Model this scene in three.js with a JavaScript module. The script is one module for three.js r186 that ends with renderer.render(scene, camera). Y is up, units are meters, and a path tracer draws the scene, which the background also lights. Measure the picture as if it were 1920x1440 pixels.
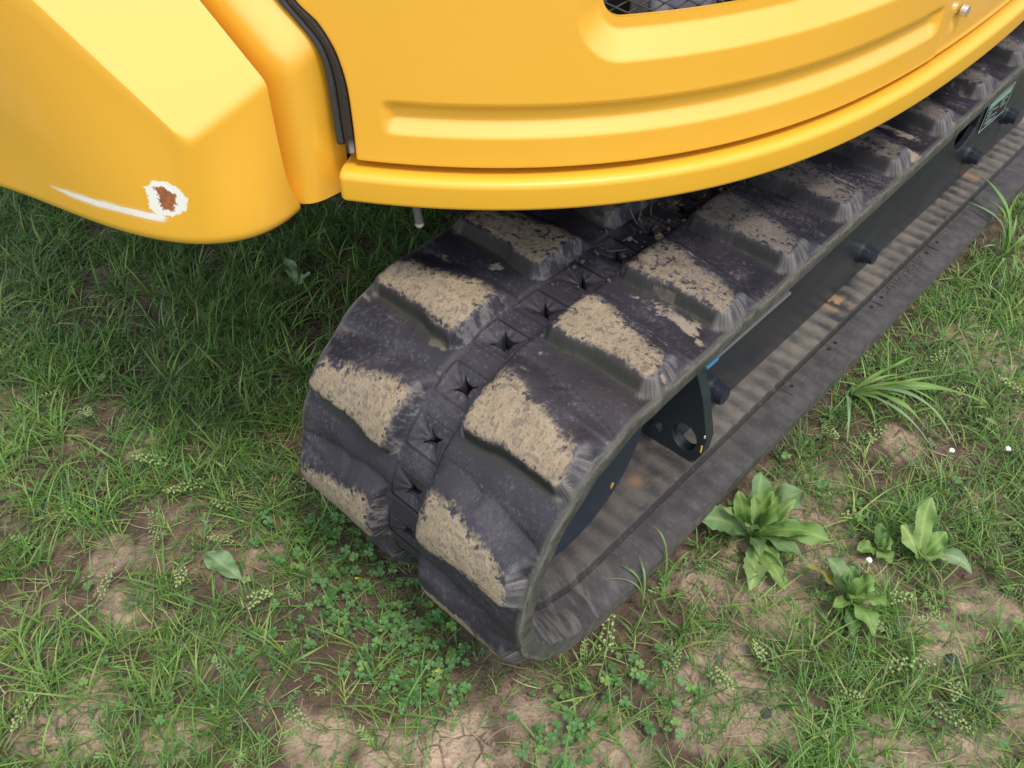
import * as THREE from 'three';
import { mergeGeometries, mergeVertices } from 'three/addons/utils/BufferGeometryUtils.js';
import { RoundedBoxGeometry } from 'three/addons/geometries/RoundedBoxGeometry.js';
import { TextGeometry } from 'three/addons/geometries/TextGeometry.js';
import { FontLoader } from 'three/addons/loaders/FontLoader.js';

// ------------------------------------------------------------------ camera, sky, sun, exposure
const scene = new THREE.Scene();
const camera = new THREE.PerspectiveCamera(46.2, 4 / 3, 0.02, 300);
const CAM = new THREE.Vector3(-0.6353, 1.1882, 0.5525);
camera.position.copy(CAM);
camera.up.set(0.5086, 0.7119, -0.4842);
camera.lookAt(CAM.clone().add(new THREE.Vector3(0.5277, -0.7022, -0.4781)));
const renderer = new THREE.WebGLRenderer({ antialias: true });
renderer.setSize(1024, 768);
renderer.toneMapping = THREE.LinearToneMapping;
renderer.toneMappingExposure = 1.2;
renderer.shadowMap.enabled = true;
const SUN_DIR = new THREE.Vector3(-0.10, 0.90, 0.40).normalize();
const sun = new THREE.DirectionalLight(0xfff0dc, 2.0);
sun.position.copy(SUN_DIR).multiplyScalar(8);
sun.castShadow = true;
sun.shadow.radius = 24;
sun.shadow.mapSize.set(2048, 2048);
sun.shadow.camera.left = sun.shadow.camera.bottom = -4; sun.shadow.camera.right = sun.shadow.camera.top = 4;
scene.add(sun); scene.add(sun.target);
const ss0 = (x, a, b) => THREE.MathUtils.smoothstep(x, a, b), mix0 = (a, b, t) => a + (b - a) * t;
{ // overcast sky: thin cloud, brighter round the veiled sun, dim tree line at the horizon
  const W = 512, H = 256, px = new Float32Array(W * H * 4);
  for (let j = 0; j < H; j++) for (let i = 0; i < W; i++) {
    const el = ((j + 0.5) / H - 0.5) * Math.PI, az = ((i + 0.5) / W) * 2 * Math.PI - Math.PI;
    const d = new THREE.Vector3(Math.cos(el) * Math.cos(az), Math.sin(el), Math.cos(el) * Math.sin(az));
    const up = Math.max(0, d.y), c = d.dot(SUN_DIR);
    const cl = 0.5 + 0.25 * Math.sin(5.1 * d.x + 3.7 * d.z + 2 * Math.sin(4 * d.y + 2 * d.x)) + 0.25 * Math.sin(9 * d.z - 6.3 * d.x + 3 * d.y);
    let L = 0.46 + 0.2 * up + 0.16 * (cl - 0.5);
    const glow = Math.exp((Math.hypot(d.x, d.z) > 1e-6 ? d.x * -0.75 + d.z * 0.66 : 0) * 0.9 * Math.cos(el) - 0.9 + (c - 1) * 0.7), core = Math.exp((c - 1) * 14);
    let r = L * 0.84 + 1.3 * glow + 0.5 * core, g = L * 0.95 + 1.3 * glow + 0.5 * core, b = L * 1.14 + 1.3 * glow + 0.48 * core;
    const tree = THREE.MathUtils.smoothstep(el, 0.1, 0.26);
    const open = ss0(-0.30 * d.x + 0.26 * d.z, -0.1, 0.33); // open field behind the viewer, trees on the far side
    const tl = mix0(0.09, 0.85, open); r = r * tree + (1 - tree) * tl; g = g * tree + (1 - tree) * tl * 1.08; b = b * tree + (1 - tree) * tl * 0.95;
    if (el < 0) { r = 0.2; g = 0.22; b = 0.15; }
    px.set([r, g, b, 1], (j * W + i) * 4);
  }
  const t = new THREE.DataTexture(px, W, H, THREE.RGBAFormat, THREE.FloatType);
  t.mapping = THREE.EquirectangularReflectionMapping; t.magFilter = THREE.LinearFilter; t.minFilter = THREE.LinearFilter; t.needsUpdate = true;
  scene.background = t; scene.environment = t;
}

// ------------------------------------------------------------------ helpers
let seed = 12345;
const rnd = () => { seed = (seed + 0x6d2b79f5) | 0; let t = Math.imul(seed ^ (seed >>> 15), 1 | seed); t = (t + Math.imul(t ^ (t >>> 7), 61 | t)) ^ t; return ((t ^ (t >>> 14)) >>> 0) / 4294967296; };
const rr = (a, b) => a + (b - a) * rnd();
const clamp = (x, a = 0, b = 1) => Math.min(b, Math.max(a, x));
const ss = (x, a, b) => { const t = clamp((x - a) / (b - a)); return t * t * (3 - 2 * t); };
const mix = (a, b, t) => a + (b - a) * t;
const hash = (i, j) => { let h = Math.imul(i, 374761393) + Math.imul(j, 668265263); h = Math.imul(h ^ (h >>> 13), 1274126177); return ((h ^ (h >>> 16)) >>> 0) / 4294967296; };
function vn(x, y) { const i = Math.floor(x), j = Math.floor(y); let u = x - i, v = y - j; u = u * u * (3 - 2 * u); v = v * v * (3 - 2 * v); return mix(mix(hash(i, j), hash(i + 1, j), u), mix(hash(i, j + 1), hash(i + 1, j + 1), u), v); }
function fbm(x, y, n = 4) { let a = 0.5, s = 0, f = 0; for (let k = 0; k < n; k++) { s += a * vn(x, y); f += a; a *= 0.5; x = x * 2.03 + 17.1; y = y * 2.03 + 5.3; } return s / f; }
const l2s = (v) => Math.round(255 * clamp(v <= 0.0031308 ? v * 12.92 : 1.055 * Math.pow(v, 1 / 2.4) - 0.055));
function tex(w, h, fn, srgb = true) { // fn(u, v) -> [r, g, b] linear
  const a = new Uint8Array(w * h * 4);
  for (let j = 0; j < h; j++) for (let i = 0; i < w; i++) {
    const c = fn((i + 0.5) / w, (j + 0.5) / h, i, j), k = (j * w + i) * 4;
    for (let q = 0; q < 3; q++) a[k + q] = srgb ? l2s(c[q]) : Math.round(255 * clamp(c[q]));
    a[k + 3] = 255;
  }
  const t = new THREE.DataTexture(a, w, h, THREE.RGBAFormat); t.magFilter = THREE.LinearFilter; t.minFilter = THREE.LinearFilter;
  if (srgb) t.colorSpace = THREE.SRGBColorSpace; t.needsUpdate = true; return t;
}
const C = (r, g, b) => new THREE.Color().setRGB(r, g, b);
const mat = (color, roughness, extra = {}) => new THREE.MeshStandardMaterial({ color, roughness, metalness: 0, ...extra });
function mesh(name, geo, m, parent = scene) { const o = new THREE.Mesh(geo, m); o.name = name; o.castShadow = o.receiveShadow = true; parent.add(o); return o; }
const used = {};
const numbered = (n) => { const k = used[n] = (used[n] ?? -1) + 1; return k ? n + '_' + String(k).padStart(3, '0') : n; };
function tag(o, label, category, group) { o.userData = { ...o.userData, label, category }; if (group) o.userData.group = group; return o; }
function thing(name, label, category, p = [0, 0, 0], group) { const o = new THREE.Group(); o.name = numbered(name); o.position.set(...p); scene.add(o); return tag(o, label, category, group); }
function grid(nu, nv, fn, uvf) { // fn(i, j) -> [x, y, z]
  const P = new Float32Array((nu + 1) * (nv + 1) * 3), U = new Float32Array((nu + 1) * (nv + 1) * 2), I = [];
  for (let j = 0; j <= nv; j++) for (let i = 0; i <= nu; i++) {
    const k = j * (nu + 1) + i, p = fn(i, j); P.set(p, k * 3); const w = uvf ? uvf(i, j) : [i / nu, j / nv]; U.set(w, k * 2);
    if (i < nu && j < nv) I.push(k, k + 1, k + nu + 2, k, k + nu + 2, k + nu + 1);
  }
  const g = new THREE.BufferGeometry();
  g.setAttribute('position', new THREE.BufferAttribute(P, 3)); g.setAttribute('uv', new THREE.BufferAttribute(U, 2)); g.setIndex(I); g.computeVertexNormals(); return g;
}
function fromSoup(pos, idx) { const g = new THREE.BufferGeometry(); g.setAttribute('position', new THREE.Float32BufferAttribute(pos, 3)); g.setIndex(idx); g.computeVertexNormals(); return g; }
const box = (w, h, d, x, y, z, r = 0.003) => new RoundedBoxGeometry(w, h, d, 2, r).translate(x, y, z);

// ------------------------------------------------------------------ materials
const YEL = [0.88, 0.462, 0.036];
const speck = tex(512, 512, (u, v) => { const n = fbm(u * 24, v * 24, 4); const k = 0.24 + 0.14 * n; return [k, k, k]; }, false);
speck.wrapS = speck.wrapT = THREE.RepeatWrapping;
const paint = new THREE.MeshPhysicalMaterial({ color: C(...YEL), roughness: 0.36, ior: 1.72, clearcoat: 1, clearcoatRoughness: 0.08 });
const paintSatin = new THREE.MeshPhysicalMaterial({ color: C(0.80, 0.43, 0.028), roughness: 0.5, clearcoat: 0.5, clearcoatRoughness: 0.3 });
const black = mat(C(0.022, 0.027, 0.034), 0.42);
const blackDusty = mat(C(0.03, 0.034, 0.04), 0.5);
const deepBlack = mat(C(0.012, 0.012, 0.013), 0.8);

// ------------------------------------------------------------------ ground
const SOIL = [[-0.307, 0.162, 0.1], [-0.161, 0.33, 0.09], [0.099, 0.59, 0.08], [0.165, 0.675, 0.08], [0.455, 0.296, 0.05], [-0.628, -0.25, 0.08], [-0.47, -0.35, 0.06], [0.134, 0.265, 0.06], [0.597, 0.512, 0.05], [-0.033, 0.378, 0.09], [0.036, 0.453, 0.06], [-0.417, 0.024, 0.07], [-0.122, 0.095, 0.05], [0.217, 0.279, 0.05], [0.301, 0.569, 0.06], [-0.452, -0.458, 0.05], [0.40, 0.60, 0.06], [-0.38, 0.10, 0.06], [-0.30, -0.62, 0.05], [-0.22, 0.27, 0.05], [0.08, 0.69, 0.07], [0.06, 0.33, 0.05], [0.62, 0.35, 0.05], [0.50, 0.40, 0.045], [-0.56, -0.12, 0.06], [0.28, 0.70, 0.06]];
function bare(x, z) { // 0 grass .. 1 bare dry soil
  let b = 0; const n = fbm(x * 14 + 3, z * 14 + 9, 3) - 0.5;
  for (const [px, pz, r] of SOIL) { const d = Math.hypot(x - px, z - pz) / (r * 0.8) + n * 1.6; b = Math.max(b, 1 - ss(d, 0.55, 1.15)); }
  const far = fbm(x * 3.1 + 40, z * 3.1 + 11, 3); return Math.max(b, ss(far, 0.62, 0.72) * 0.8);
}
const groundY = (x, z) => 0.016 * (fbm(x * 5 + 1, z * 5 + 2, 3) - 0.5) + 0.006 * (fbm(x * 30, z * 30, 2) - 0.5) - 0.002;
{
  const axis = (a, b, step) => { const v = []; for (let t = a; t <= b + 1e-6; t += step) v.push(t); let s = step; let e = b; while (e < 120) { s *= 1.35; e += s; v.push(e); } s = step; e = a; while (e > -120) { s *= 1.35; e -= s; v.unshift(e); } return v; };
  const X = axis(-1.1, 1.8, 0.009), Z = axis(-1.5, 1.1, 0.009);
  const g = grid(X.length - 1, Z.length - 1, (i, j) => { const x = X[i], z = -Z[Z.length - 1 - j] * -1; const far = ss(Math.hypot(x, z), 3, 12);
    return [x, groundY(x, z) * (1 - far) + 0.004 * (fbm(x * 90, z * 90, 2) - 0.5) * (1 - far), z]; },
    (i, j) => [(X[i] + 1.2) / 3.1, (Z[Z.length - 1 - j] + 1.7) / 2.9]);
  const cracks = (x, z) => { // distance to the edges of jittered cells
    const s = 22, gx = x * s + 0.8 * (fbm(x * 20, z * 20, 2) - 0.5), gz = z * s + 0.8 * (fbm(x * 20 + 7, z * 20, 2) - 0.5); const i0 = Math.floor(gx), j0 = Math.floor(gz); let a = 9, b = 9;
    for (let i = i0 - 1; i <= i0 + 1; i++) for (let j = j0 - 1; j <= j0 + 1; j++) { const d = Math.hypot(gx - i - hash(i, j), gz - j - hash(j + 31, i)); if (d < a) { b = a; a = d; } else if (d < b) b = d; }
    return b - a;
  };
  const W = 2048, H = 1920, hgt = new Float32Array(W * H);
  const map = tex(W, H, (u, v, i, j) => {
    const x = u * 3.1 - 1.2, z = v * 2.9 - 1.7, b = bare(x, z), n = fbm(x * 60, z * 60, 4), n2 = fbm(x * 9 + 5, z * 9, 3), n3 = vn(x * 420, z * 420);
    const cr = b > 0.3 ? 1 - ss(cracks(x, z), 0.0, 0.05) * 1 : 0, ck = cr * ss(b, 0.6, 0.95) * ss(n2, 0.5, 0.64);
    const dry = clamp(b * 0.72 + 0.5 * (n2 - 0.45) + 0.55 * (n - 0.5));
    const k = (0.72 + 0.5 * n + 0.2 * (n3 - 0.5)) * (1 - 0.6 * ck);
    hgt[j * W + i] = clamp(0.5 + 0.5 * (n - 0.5) + 0.2 * (n3 - 0.5) - 0.35 * ck + 0.12 * (vn(x * 180, z * 180) - 0.5));
    return [mix(0.092, 0.385, dry) * k, mix(0.064, 0.292, dry) * k, mix(0.044, 0.214, dry) * k];
  });
  const bump = tex(W, H, (u, v, i, j) => { const h = hgt[j * W + i]; return [h, h, h]; }, false);
  for (const t of [map, bump]) t.wrapS = t.wrapT = THREE.MirroredRepeatWrapping;
  const m = mat(0xffffff, 0.96, { map, bumpMap: bump, bumpScale: 0.012 });
  const o = mesh('ground', g, m); o.userData.kind = 'structure';
}

// ------------------------------------------------------------------ excavator
const excavator = thing('excavator', 'yellow compact excavator standing on black rubber tracks in the grass', 'excavator');

// --- rubber track: a belt with staggered lugs, laid along a closed path
const RB = 0.2281, HL = 0.02, S0 = 0.0538, SL = 0.0427, RN = 0.2161, P = 0.0725, YC = 0.2481, LOWR = 0.201;
const S_END = (Math.PI + SL) * RN, X_REAR = 1.9;
function path(s) { // outer surface of the belt: x, y and outward normal
  if (s < 0) { const n = [Math.sin(SL), Math.cos(SL)]; n[0] = Math.sin(SL); const c = [Math.sin(-SL) * -0, 0];
    const nx = -Math.sin(-SL) * -1, ny = Math.cos(SL); // normal leans slightly forward
    const x0 = RB * Math.sin(SL), y0 = YC + RB * Math.cos(SL);
    return [x0 + -s * Math.cos(SL), y0 + -s * Math.sin(SL), -Math.sin(SL) * 1, ny]; }
  const a = Math.min(s, S_END) / RN - SL;
  if (s <= S_END) {
    const rc = RB + 0.0016 * Math.cos((2 * Math.PI * (s - S0)) / P) - 0.0008, ry = a < Math.PI / 2 ? rc : LOWR + (rc - RB);
    const x = -rc * Math.sin(a), y = YC + ry * Math.cos(a); let nx = -Math.sin(a) * ry, ny = Math.cos(a) * rc; const l = Math.hypot(nx, ny);
    return [x, y, nx / l, ny / l];
  }
  return [s - S_END, YC - LOWR, 0, -1];
}
const LUG = [[-0.040, 0.041], [-0.0395, 0.076], [-0.030, 0.096], [-0.0095, 0.181], [0.0308, 0.187], [0.0285, 0.10], [0.0352, 0.078], [0.037, 0.041]];
const LW = [0.030, 0.030, 0.040, 0.016, 0.0095, 0.0095, 0.0095, 0.010];
const LUGR = (() => { const o = [], n = LUG.length, C1 = 0.13; LUG.forEach((p, i) => { const q = LUG[(i + 1) % n], L = Math.hypot(q[0] - p[0], q[1] - p[1]), t = Math.min(0.4, 0.0065 / L); o.push([mix(p[0], q[0], t), mix(p[1], q[1], t)], [mix(p[0], q[0], 1 - t), mix(p[1], q[1], 1 - t)]); }); return o; })();
function lugSD(ds, z) { // signed distance to the flat top (corners rounded), and the slope width at the nearest side
  let best = 1e9, wi = 0.01, inside = false;
  for (let i = 0, n = LUGR.length; i < n; i++) {
    const [ax, ay] = LUGR[i], [bx, by] = LUGR[(i + 1) % n], ex = bx - ax, ey = by - ay, t = clamp(((ds - ax) * ex + (z - ay) * ey) / (ex * ex + ey * ey));
    const d = Math.hypot(ds - ax - t * ex, z - ay - t * ey); if (d < best) { best = d; const e0 = i >> 1; wi = i & 1 ? mix(LW[e0], LW[(e0 + 1) % 8], t) : LW[e0]; }
    if ((ay > z) !== (by > z) && ds < ((bx - ax) * (z - ay)) / (by - ay) + ax) inside = !inside;
  }
  return [inside ? -best : best, wi];
}
function lugAt(s, z) { // nearest lug on this side: [signed distance, slope width, lug number]
  const side = z >= 0 ? 1 : 0, k = Math.round(((s - S0) / P - side) / 2) * 2 + side; const r = lugSD(s - S0 - k * P, Math.abs(z)); return [r[0], r[1], k];
}
function relief(s, z) {
  const [d, w] = lugAt(s, z); let h = 0;
  if (d < w) { const t = clamp(d / w), lin = 1 - t, sm = 1 - t * t * (3 - 2 * t); h = HL * mix(lin, sm, ss(w, 0.012, 0.025) * 0.25 + 0.6); h -= 0.0014 * ss(d, -0.010, 0.0); }
  const az = Math.abs(z), kk = Math.round((s - S0) / P), ds = s - S0 - kk * P;
  if (az < 0.036) { const e = ss(az, 0.024, 0.036); h -= (1 - e) * 0.0035; const q = Math.max(Math.abs(ds) / 0.0225, az / 0.0285); h -= 0.0016 * (1 - ss(Math.abs(q - 1), 0, 0.12)); }
  h += 0.0015 * Math.sin(Math.PI * clamp((az - 0.04) / 0.15)) * (1 - clamp(h / HL)) * (fbm(s * 26, z * 26, 2) - 0.2);
  h += 0.0022 * Math.exp(-Math.pow((ds - 0.036) / 0.014, 2)) * ss(az, 0.05, 0.1) * (1 - clamp(h / HL));
  h *= 1 - ss(az, 0.1965, 0.2005) * 0.9;
  return h;
}
function beltPoint(s, z, o) { const p = path(s); return [p[0] + p[2] * o, p[1] + p[3] * o, z]; }
const innerT = (az, s) => { let t = 0.026; if (az < 0.137) t = 0.036 + 0.0024 * Math.sin((2 * Math.PI * s) / 0.0362) * ss(az, 0.05, 0.1); else if (az < 0.1415) t = mix(0.036, 0.027, ss(az, 0.137, 0.1395)); else t = mix(0.0285, 0.026, ss(az, 0.172, 0.2)); return t; };

// wear and mud on the rubber
const TS0 = -1.75, TL = 16 * 2 * P;
const beltRough = new Float32Array(1024 * 2048), beltBump = new Float32Array(1024 * 2048);
function beltLook(s, z, pi, pj) {
  const az = Math.abs(z), [d, w, k] = lugAt(s, z), kk = Math.round((s - S0) / P), ds = s - S0 - kk * P;
  const n1 = fbm(s * 90, z * 90, 4), n2 = fbm(s * 22 + 9, z * 22, 4), gr = hash(pi * 7 + 3, pj), g2 = vn(s * 520, z * 520), g3 = vn(s * 260 + 9, z * 260), streak = fbm(s * 170 + 3, z * 26, 4), nb = fbm(s * 240, z * 240, 3);
  const grain = 0.3 * gr + 0.4 * g2 + 0.3 * g3, front = ss(s, -0.36, 0.0); // fresher mud round the front, dust on top
  const slope = d > 0 && d < w * 1.1 && w < 0.02 ? 0.35 : 1;
  const ls = s - S0 - k * P, cover = (c, soft = 0.2) => ss(c + 0.95 * (grain - 0.5) + 0.5 * (nb - 0.5), 0.5 - soft, 0.5 + soft);
  let r = 0.0225, g = 0.021, b = 0.032, rough = 0.52, bump = 0.5 + 0.22 * (n1 - 0.5) + 0.2 * (grain - 0.5);
  { const q = (0.65 + 0.75 * n2) * (0.85 + 0.3 * grain); r *= q; g *= q; b *= q; rough = mix(0.66, 0.42, ss(az, 0.08, 0.16)) + 0.2 * (n2 - 0.5); }
  const lay = (c, rc, gc, bc, ro) => { r = mix(r, rc, c); g = mix(g, gc, c); b = mix(b, bc, c); rough = mix(rough, ro, c); };
  lay(cover(0.12 + 1.1 * (n2 - 0.42) + 0.9 * (streak - 0.5), 0.3) * mix(0.72, 0.34, front) * slope, 0.09, 0.083, 0.096, 0.75);  // thin grey dust film
  lay(ss(grain, 0.72, 0.82) * ss(n2, 0.3, 0.6) * 0.42 * slope, 0.21, 0.195, 0.19, 0.85);                        // pale specks
  // dried scrapings in the valleys
  const pz = fbm(s * 40 + 50, z * 20 + 8, 4), patch = cover(0.5 + 6 * (pz - 0.735), 0.3) * (d > 0.004 ? 1 : 0) * (1 - ss(s, 0.03, 0.2)) * ss(az, 0.03, 0.05);
  lay(patch * 0.85, 0.29, 0.235, 0.185, 0.95); bump += 0.12 * patch;
  // mud on the flat tops of the lugs
  let c = 0.5 + (-d + (ls < 0 ? 0.010 : 0.006) * (n1 - 0.5) + 0.006 * (n2 - 0.5) + (ls < 0 ? -0.002 : -0.0012)) / (ls < 0 ? 0.018 : 0.009); c = Math.min(c, 1.25);
  if (k >= 5) c = Math.min(c, 0.5 + (ls + 0.022 + 0.010 * (n1 - 0.5)) / 0.008);
  if (k === 3 || k === 4) c = Math.min(c, 1.0 + (ls + 0.03) / 0.05);
  const worn = ss(-s, -0.08, 0.16); if (worn > 0) c = Math.min(c, mix(1.25, 0.84 + 0.7 * (n2 - 0.45) + 0.8 * (streak - 0.5) + 1.0 * (az - 0.10) + 5 * Math.max(0, Math.abs(ls + 0.004) - 0.024), worn));
  const pits = ss(fbm(s * 190 + 4, z * 150, 3), 0.60, 0.68) * 0.85; c -= pits * mix(0.5, 0.75, grain);
  let m = cover(c, mix(0.45, 0.34, front)) * mix(0.82, 0.96, front); const dk = ss(0.5 * gr + 0.5 * g2, 0.66, 0.78) * 0.6 + ss(g3 * 0.6 + nb * 0.4, 0.60, 0.7) * 0.45; m *= 1 - clamp(dk * 1.25) * mix(0.75, 0.9, n1);
  const sc = 0.80 + 0.35 * (n1 - 0.1) + 0.6 * (grain - 0.5), ty = front * (0.8 + 0.6 * (n2 - 0.5));
  lay(m, mix(0.165, 0.355, ty) * sc, mix(0.142, 0.284, ty) * sc, mix(0.123, 0.192, ty) * sc, 0.97); bump += m * (0.16 + 0.45 * (nb - 0.5) + 0.35 * (grain - 0.5));
  const low = ss(ls, 0.02, 0.034) * ss(d, 0.0, 0.003) * (1 - ss(d, 0.010, 0.024)) * ss(az, 0.04, 0.06); lay(low * (0.7 + 0.4 * (n1 - 0.5)), mix(0.018, 0.026, front), mix(0.018, 0.028, front), mix(0.02, 0.018, front), 0.75); // olive damp film under the lower side of the lugs
  // scratches fanning over the sloped outer ends
  const end = ss(az, 0.174, 0.183) * (1 - ss(d, 0.010, 0.018)) * ss(d, -0.004, 0.002);
  if (end > 0) { const fan = 0.6 * vn((ls - 0.01) / (0.1 + (az - 0.18) * 5) * 190, 3 + az * 30) + 0.4 * vn((ls - 0.01) / (0.1 + (az - 0.18) * 5) * 60, 9 + az * 20), q = end * (0.22 + 0.7 * ss(fan, 0.38, 0.75)) * (0.55 + 0.6 * n2 + 0.4 * (grain - 0.5)); lay(clamp(q) * 0.8, 0.235, 0.222, 0.222, 0.85); bump -= 0.3 * end * ss(fan, 0.7, 0.95); }
  // trodden dirt and dead grass dust in the middle channel of the upper run
  lay((1 - ss(az, 0.02, 0.05)) * (1 - ss(s, -0.4, -0.05)) * cover(0.3 + 1.6 * (fbm(s * 40, z * 40 + 3, 4) - 0.45)) * 0.7, 0.15, 0.122, 0.098, 0.95);
  lay((1 - ss(Math.abs(az - 0.036), 0.003, 0.010)) * (d < 0.012 ? 1 : 0) * cover(0.45 + 1.2 * (n1 - 0.5)) * 0.6, 0.17, 0.165, 0.17, 0.8); // scuffed inner ends of the lugs
  if (az < 0.036) { const q = Math.max(Math.abs(ds) / 0.0225, az / 0.0285), line = (1 - ss(Math.abs(q - 1), 0.0, 0.07)) * ss(n2, 0.3, 0.5); r *= 1 - 0.6 * line; g *= 1 - 0.6 * line; b *= 1 - 0.65 * line; }
  const rim = ss(az, 0.193, 0.1985); lay(rim * (0.35 + 0.5 * n1), 0.095, 0.095, 0.082, 0.85);
  return [r, g, b, rough, clamp(bump)];
}
const beltMap = tex(1024, 2048, (u, v, i, j) => { const l = beltLook(TS0 + v * TL, u * 0.41 - 0.205, i, j); beltRough[j * 1024 + i] = l[3]; beltBump[j * 1024 + i] = l[4]; return l; });
const beltR = tex(1024, 2048, (u, v, i, j) => { const r = beltRough[j * 1024 + i]; return [r, r, r]; }, false);
const beltB = tex(1024, 2048, (u, v, i, j) => { const r = beltBump[j * 1024 + i]; return [r, r, r]; }, false);
for (const t of [beltMap, beltR, beltB]) { t.wrapT = THREE.RepeatWrapping; t.wrapS = THREE.ClampToEdgeWrapping; }
const rubber = mat(0xffffff, 1, { map: beltMap, roughnessMap: beltR, bumpMap: beltB, bumpScale: 0.0022 });
const rimTex = tex(64, 1024, (u, v, i, j) => { const n = fbm(u * 6, v * 90, 4), st = fbm(u * 3 + 5, v * 400, 3), g = hash(i, j); const k = (0.35 + 1.3 * (n - 0.3) + 0.7 * (st - 0.5) + 0.4 * (g - 0.5)) * mix(0.55, 1.25, Math.exp(-Math.pow((u - 0.25) / 0.2, 2))); return [0.03 + 0.105 * clamp(k), 0.03 + 0.102 * clamp(k), 0.03 + 0.082 * clamp(k)]; });
rimTex.wrapT = THREE.RepeatWrapping;
const rimMat = mat(0xffffff, 0.85, { map: rimTex });
const track = (() => {
  const S = []; let s = -X_REAR; while (s < S_END + X_REAR) { S.push(s); s += s > -1.72 && s < 0.56 ? 0.0026 : 0.007; }
  const NZ = 152, ns = S.length, zz = (i) => -0.2 + (0.4 * i) / NZ;
  const pos = new Float32Array(ns * (NZ + 1) * 3), uv = new Float32Array(ns * (NZ + 1) * 2), nor = new Float32Array(ns * (NZ + 1) * 3);
  const pt = (s, z) => beltPoint(s, z, relief(s, z));
  for (let j = 0; j < ns; j++) for (let i = 0; i <= NZ; i++) {
    const k = j * (NZ + 1) + i, z = zz(i), p = pt(S[j], z); pos.set(p, k * 3); uv.set([(z + 0.205) / 0.41, (S[j] - TS0) / TL], k * 2);
  }
  const at = (j, i) => { const k = (clamp(j, 0, ns - 1) * (NZ + 1) + clamp(i, 0, NZ)) * 3; return [pos[k], pos[k + 1], pos[k + 2]]; };
  for (let j = 0; j < ns; j++) for (let i = 0; i <= NZ; i++) {
    const a = at(j - 1, i), b = at(j + 1, i), c = at(j, i - 1), d = at(j, i + 1);
    const u = [b[0] - a[0], b[1] - a[1], b[2] - a[2]], v = [d[0] - c[0], d[1] - c[1], d[2] - c[2]];
    let n = [v[1] * u[2] - v[2] * u[1], v[2] * u[0] - v[0] * u[2], v[0] * u[1] - v[1] * u[0]]; const p = path(S[j]); if (n[0] * p[2] + n[1] * p[3] < 0) n = n.map((q) => -q);
    const l = Math.hypot(...n) || 1; nor.set(n.map((q) => q / l), (j * (NZ + 1) + i) * 3);
  }
  const belt = [], lugs = new Map();
  const isPad = (s, z) => s > -0.5 && s < 0.55 && Math.abs(s - S0 - Math.round((s - S0) / P) * P) < 0.0208 && Math.abs(z) < 0.0263;
  for (let j = 0; j < ns - 1; j++) for (let i = 0; i < NZ; i++) {
    const sm = (S[j] + S[j + 1]) / 2, zm = (zz(i) + zz(i + 1)) / 2; if (isPad(sm, zm)) continue;
    const a = j * (NZ + 1) + i, q = [a, a + 1, a + NZ + 2, a, a + NZ + 2, a + NZ + 1];
    const [d, w, k] = lugAt(sm, zm); let list = belt;
    if (d < w * 0.86 && k >= -24 && k <= 22) { if (!lugs.has(k)) lugs.set(k, []); list = lugs.get(k); }
    // the face must look outward
    list.push(q[0], q[2], q[1], q[3], q[5], q[4]);
  }
  const P3 = new THREE.BufferAttribute(pos, 3), N3 = new THREE.BufferAttribute(nor, 3), U2 = new THREE.BufferAttribute(uv, 2);
  const sub = (idx) => { // own compact copy of the vertices it uses
    const m = new Map(), p = [], n = [], u = [], ix = []; for (const k of idx) { let q = m.get(k); if (q === undefined) { q = m.size; m.set(k, q); p.push(P3.getX(k), P3.getY(k), P3.getZ(k)); n.push(N3.getX(k), N3.getY(k), N3.getZ(k)); u.push(U2.getX(k), U2.getY(k)); } ix.push(q); }
    const g = new THREE.BufferGeometry(); g.setAttribute('position', new THREE.Float32BufferAttribute(p, 3)); g.setAttribute('normal', new THREE.Float32BufferAttribute(n, 3)); g.setAttribute('uv', new THREE.Float32BufferAttribute(u, 2)); g.setIndex(ix); return g;
  };
  const o = mesh('rubber_track', sub(belt), rubber, excavator);
  for (const [, idx] of [...lugs].sort((a, b) => a[0] - b[0])) mesh('tread_lug', sub(idx), rubber, o);
  // slit pads: thin rubber over each window, cut crosswise and pushed open
  const tips = [[-0.0155, -0.009], [-0.011, 0.0212], [0.0128, 0.0222], [0.0125, -0.0115]], cc = [0.0004, 0.0056];
  const star = (ds, z, wob) => { // >0 inside the cut
    const x = ds - cc[0], y = z - cc[1]; let best = -1;
    for (let q = 0; q < 4; q++) { const a = [tips[q][0] - cc[0], tips[q][1] - cc[1]], b = [tips[(q + 1) % 4][0] - cc[0], tips[(q + 1) % 4][1] - cc[1]], D = a[0] * b[1] - a[1] * b[0], al = (x * b[1] - y * b[0]) / D, be = (a[0] * y - a[1] * x) / D; if (al >= 0 && be >= 0) best = 1 - (Math.pow(al, wob) + Math.pow(be, wob)); }
    return best;
  };
  for (let k = -7; k <= 6; k++) {
    const sc = S0 + k * P, n = 64, m = 76, wob = k === 0 ? 0.62 : k === 4 ? 0.6 : 0.42 + 0.1 * hash(k + 50, 3), deep = 0.03;
    const g = grid(n, m, (i, j) => { const ds = mix(-0.0222, 0.0222, i / n), z = mix(-0.0279, 0.0279, j / m), q = Math.max(Math.abs(ds) / 0.0222, Math.abs(z) / 0.0279);
      const tilt = 0.0025 * Math.sin(9 * Math.atan2(z, ds) + k), dip = 0.0105 * Math.pow(1 - q, 0.9), st = star(ds, z, wob);
      return beltPoint(sc + ds, z, relief(sc + ds, z) - dip * (1 + 40 * tilt) - (q > 0.97 ? 0.0006 : 0) - deep * ss(st, 0.0, 0.10)); },
      (i, j) => [(mix(-0.0279, 0.0279, j / m) + 0.205) / 0.41, (sc + mix(-0.0222, 0.0222, i / n) - TS0) / TL]);
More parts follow.
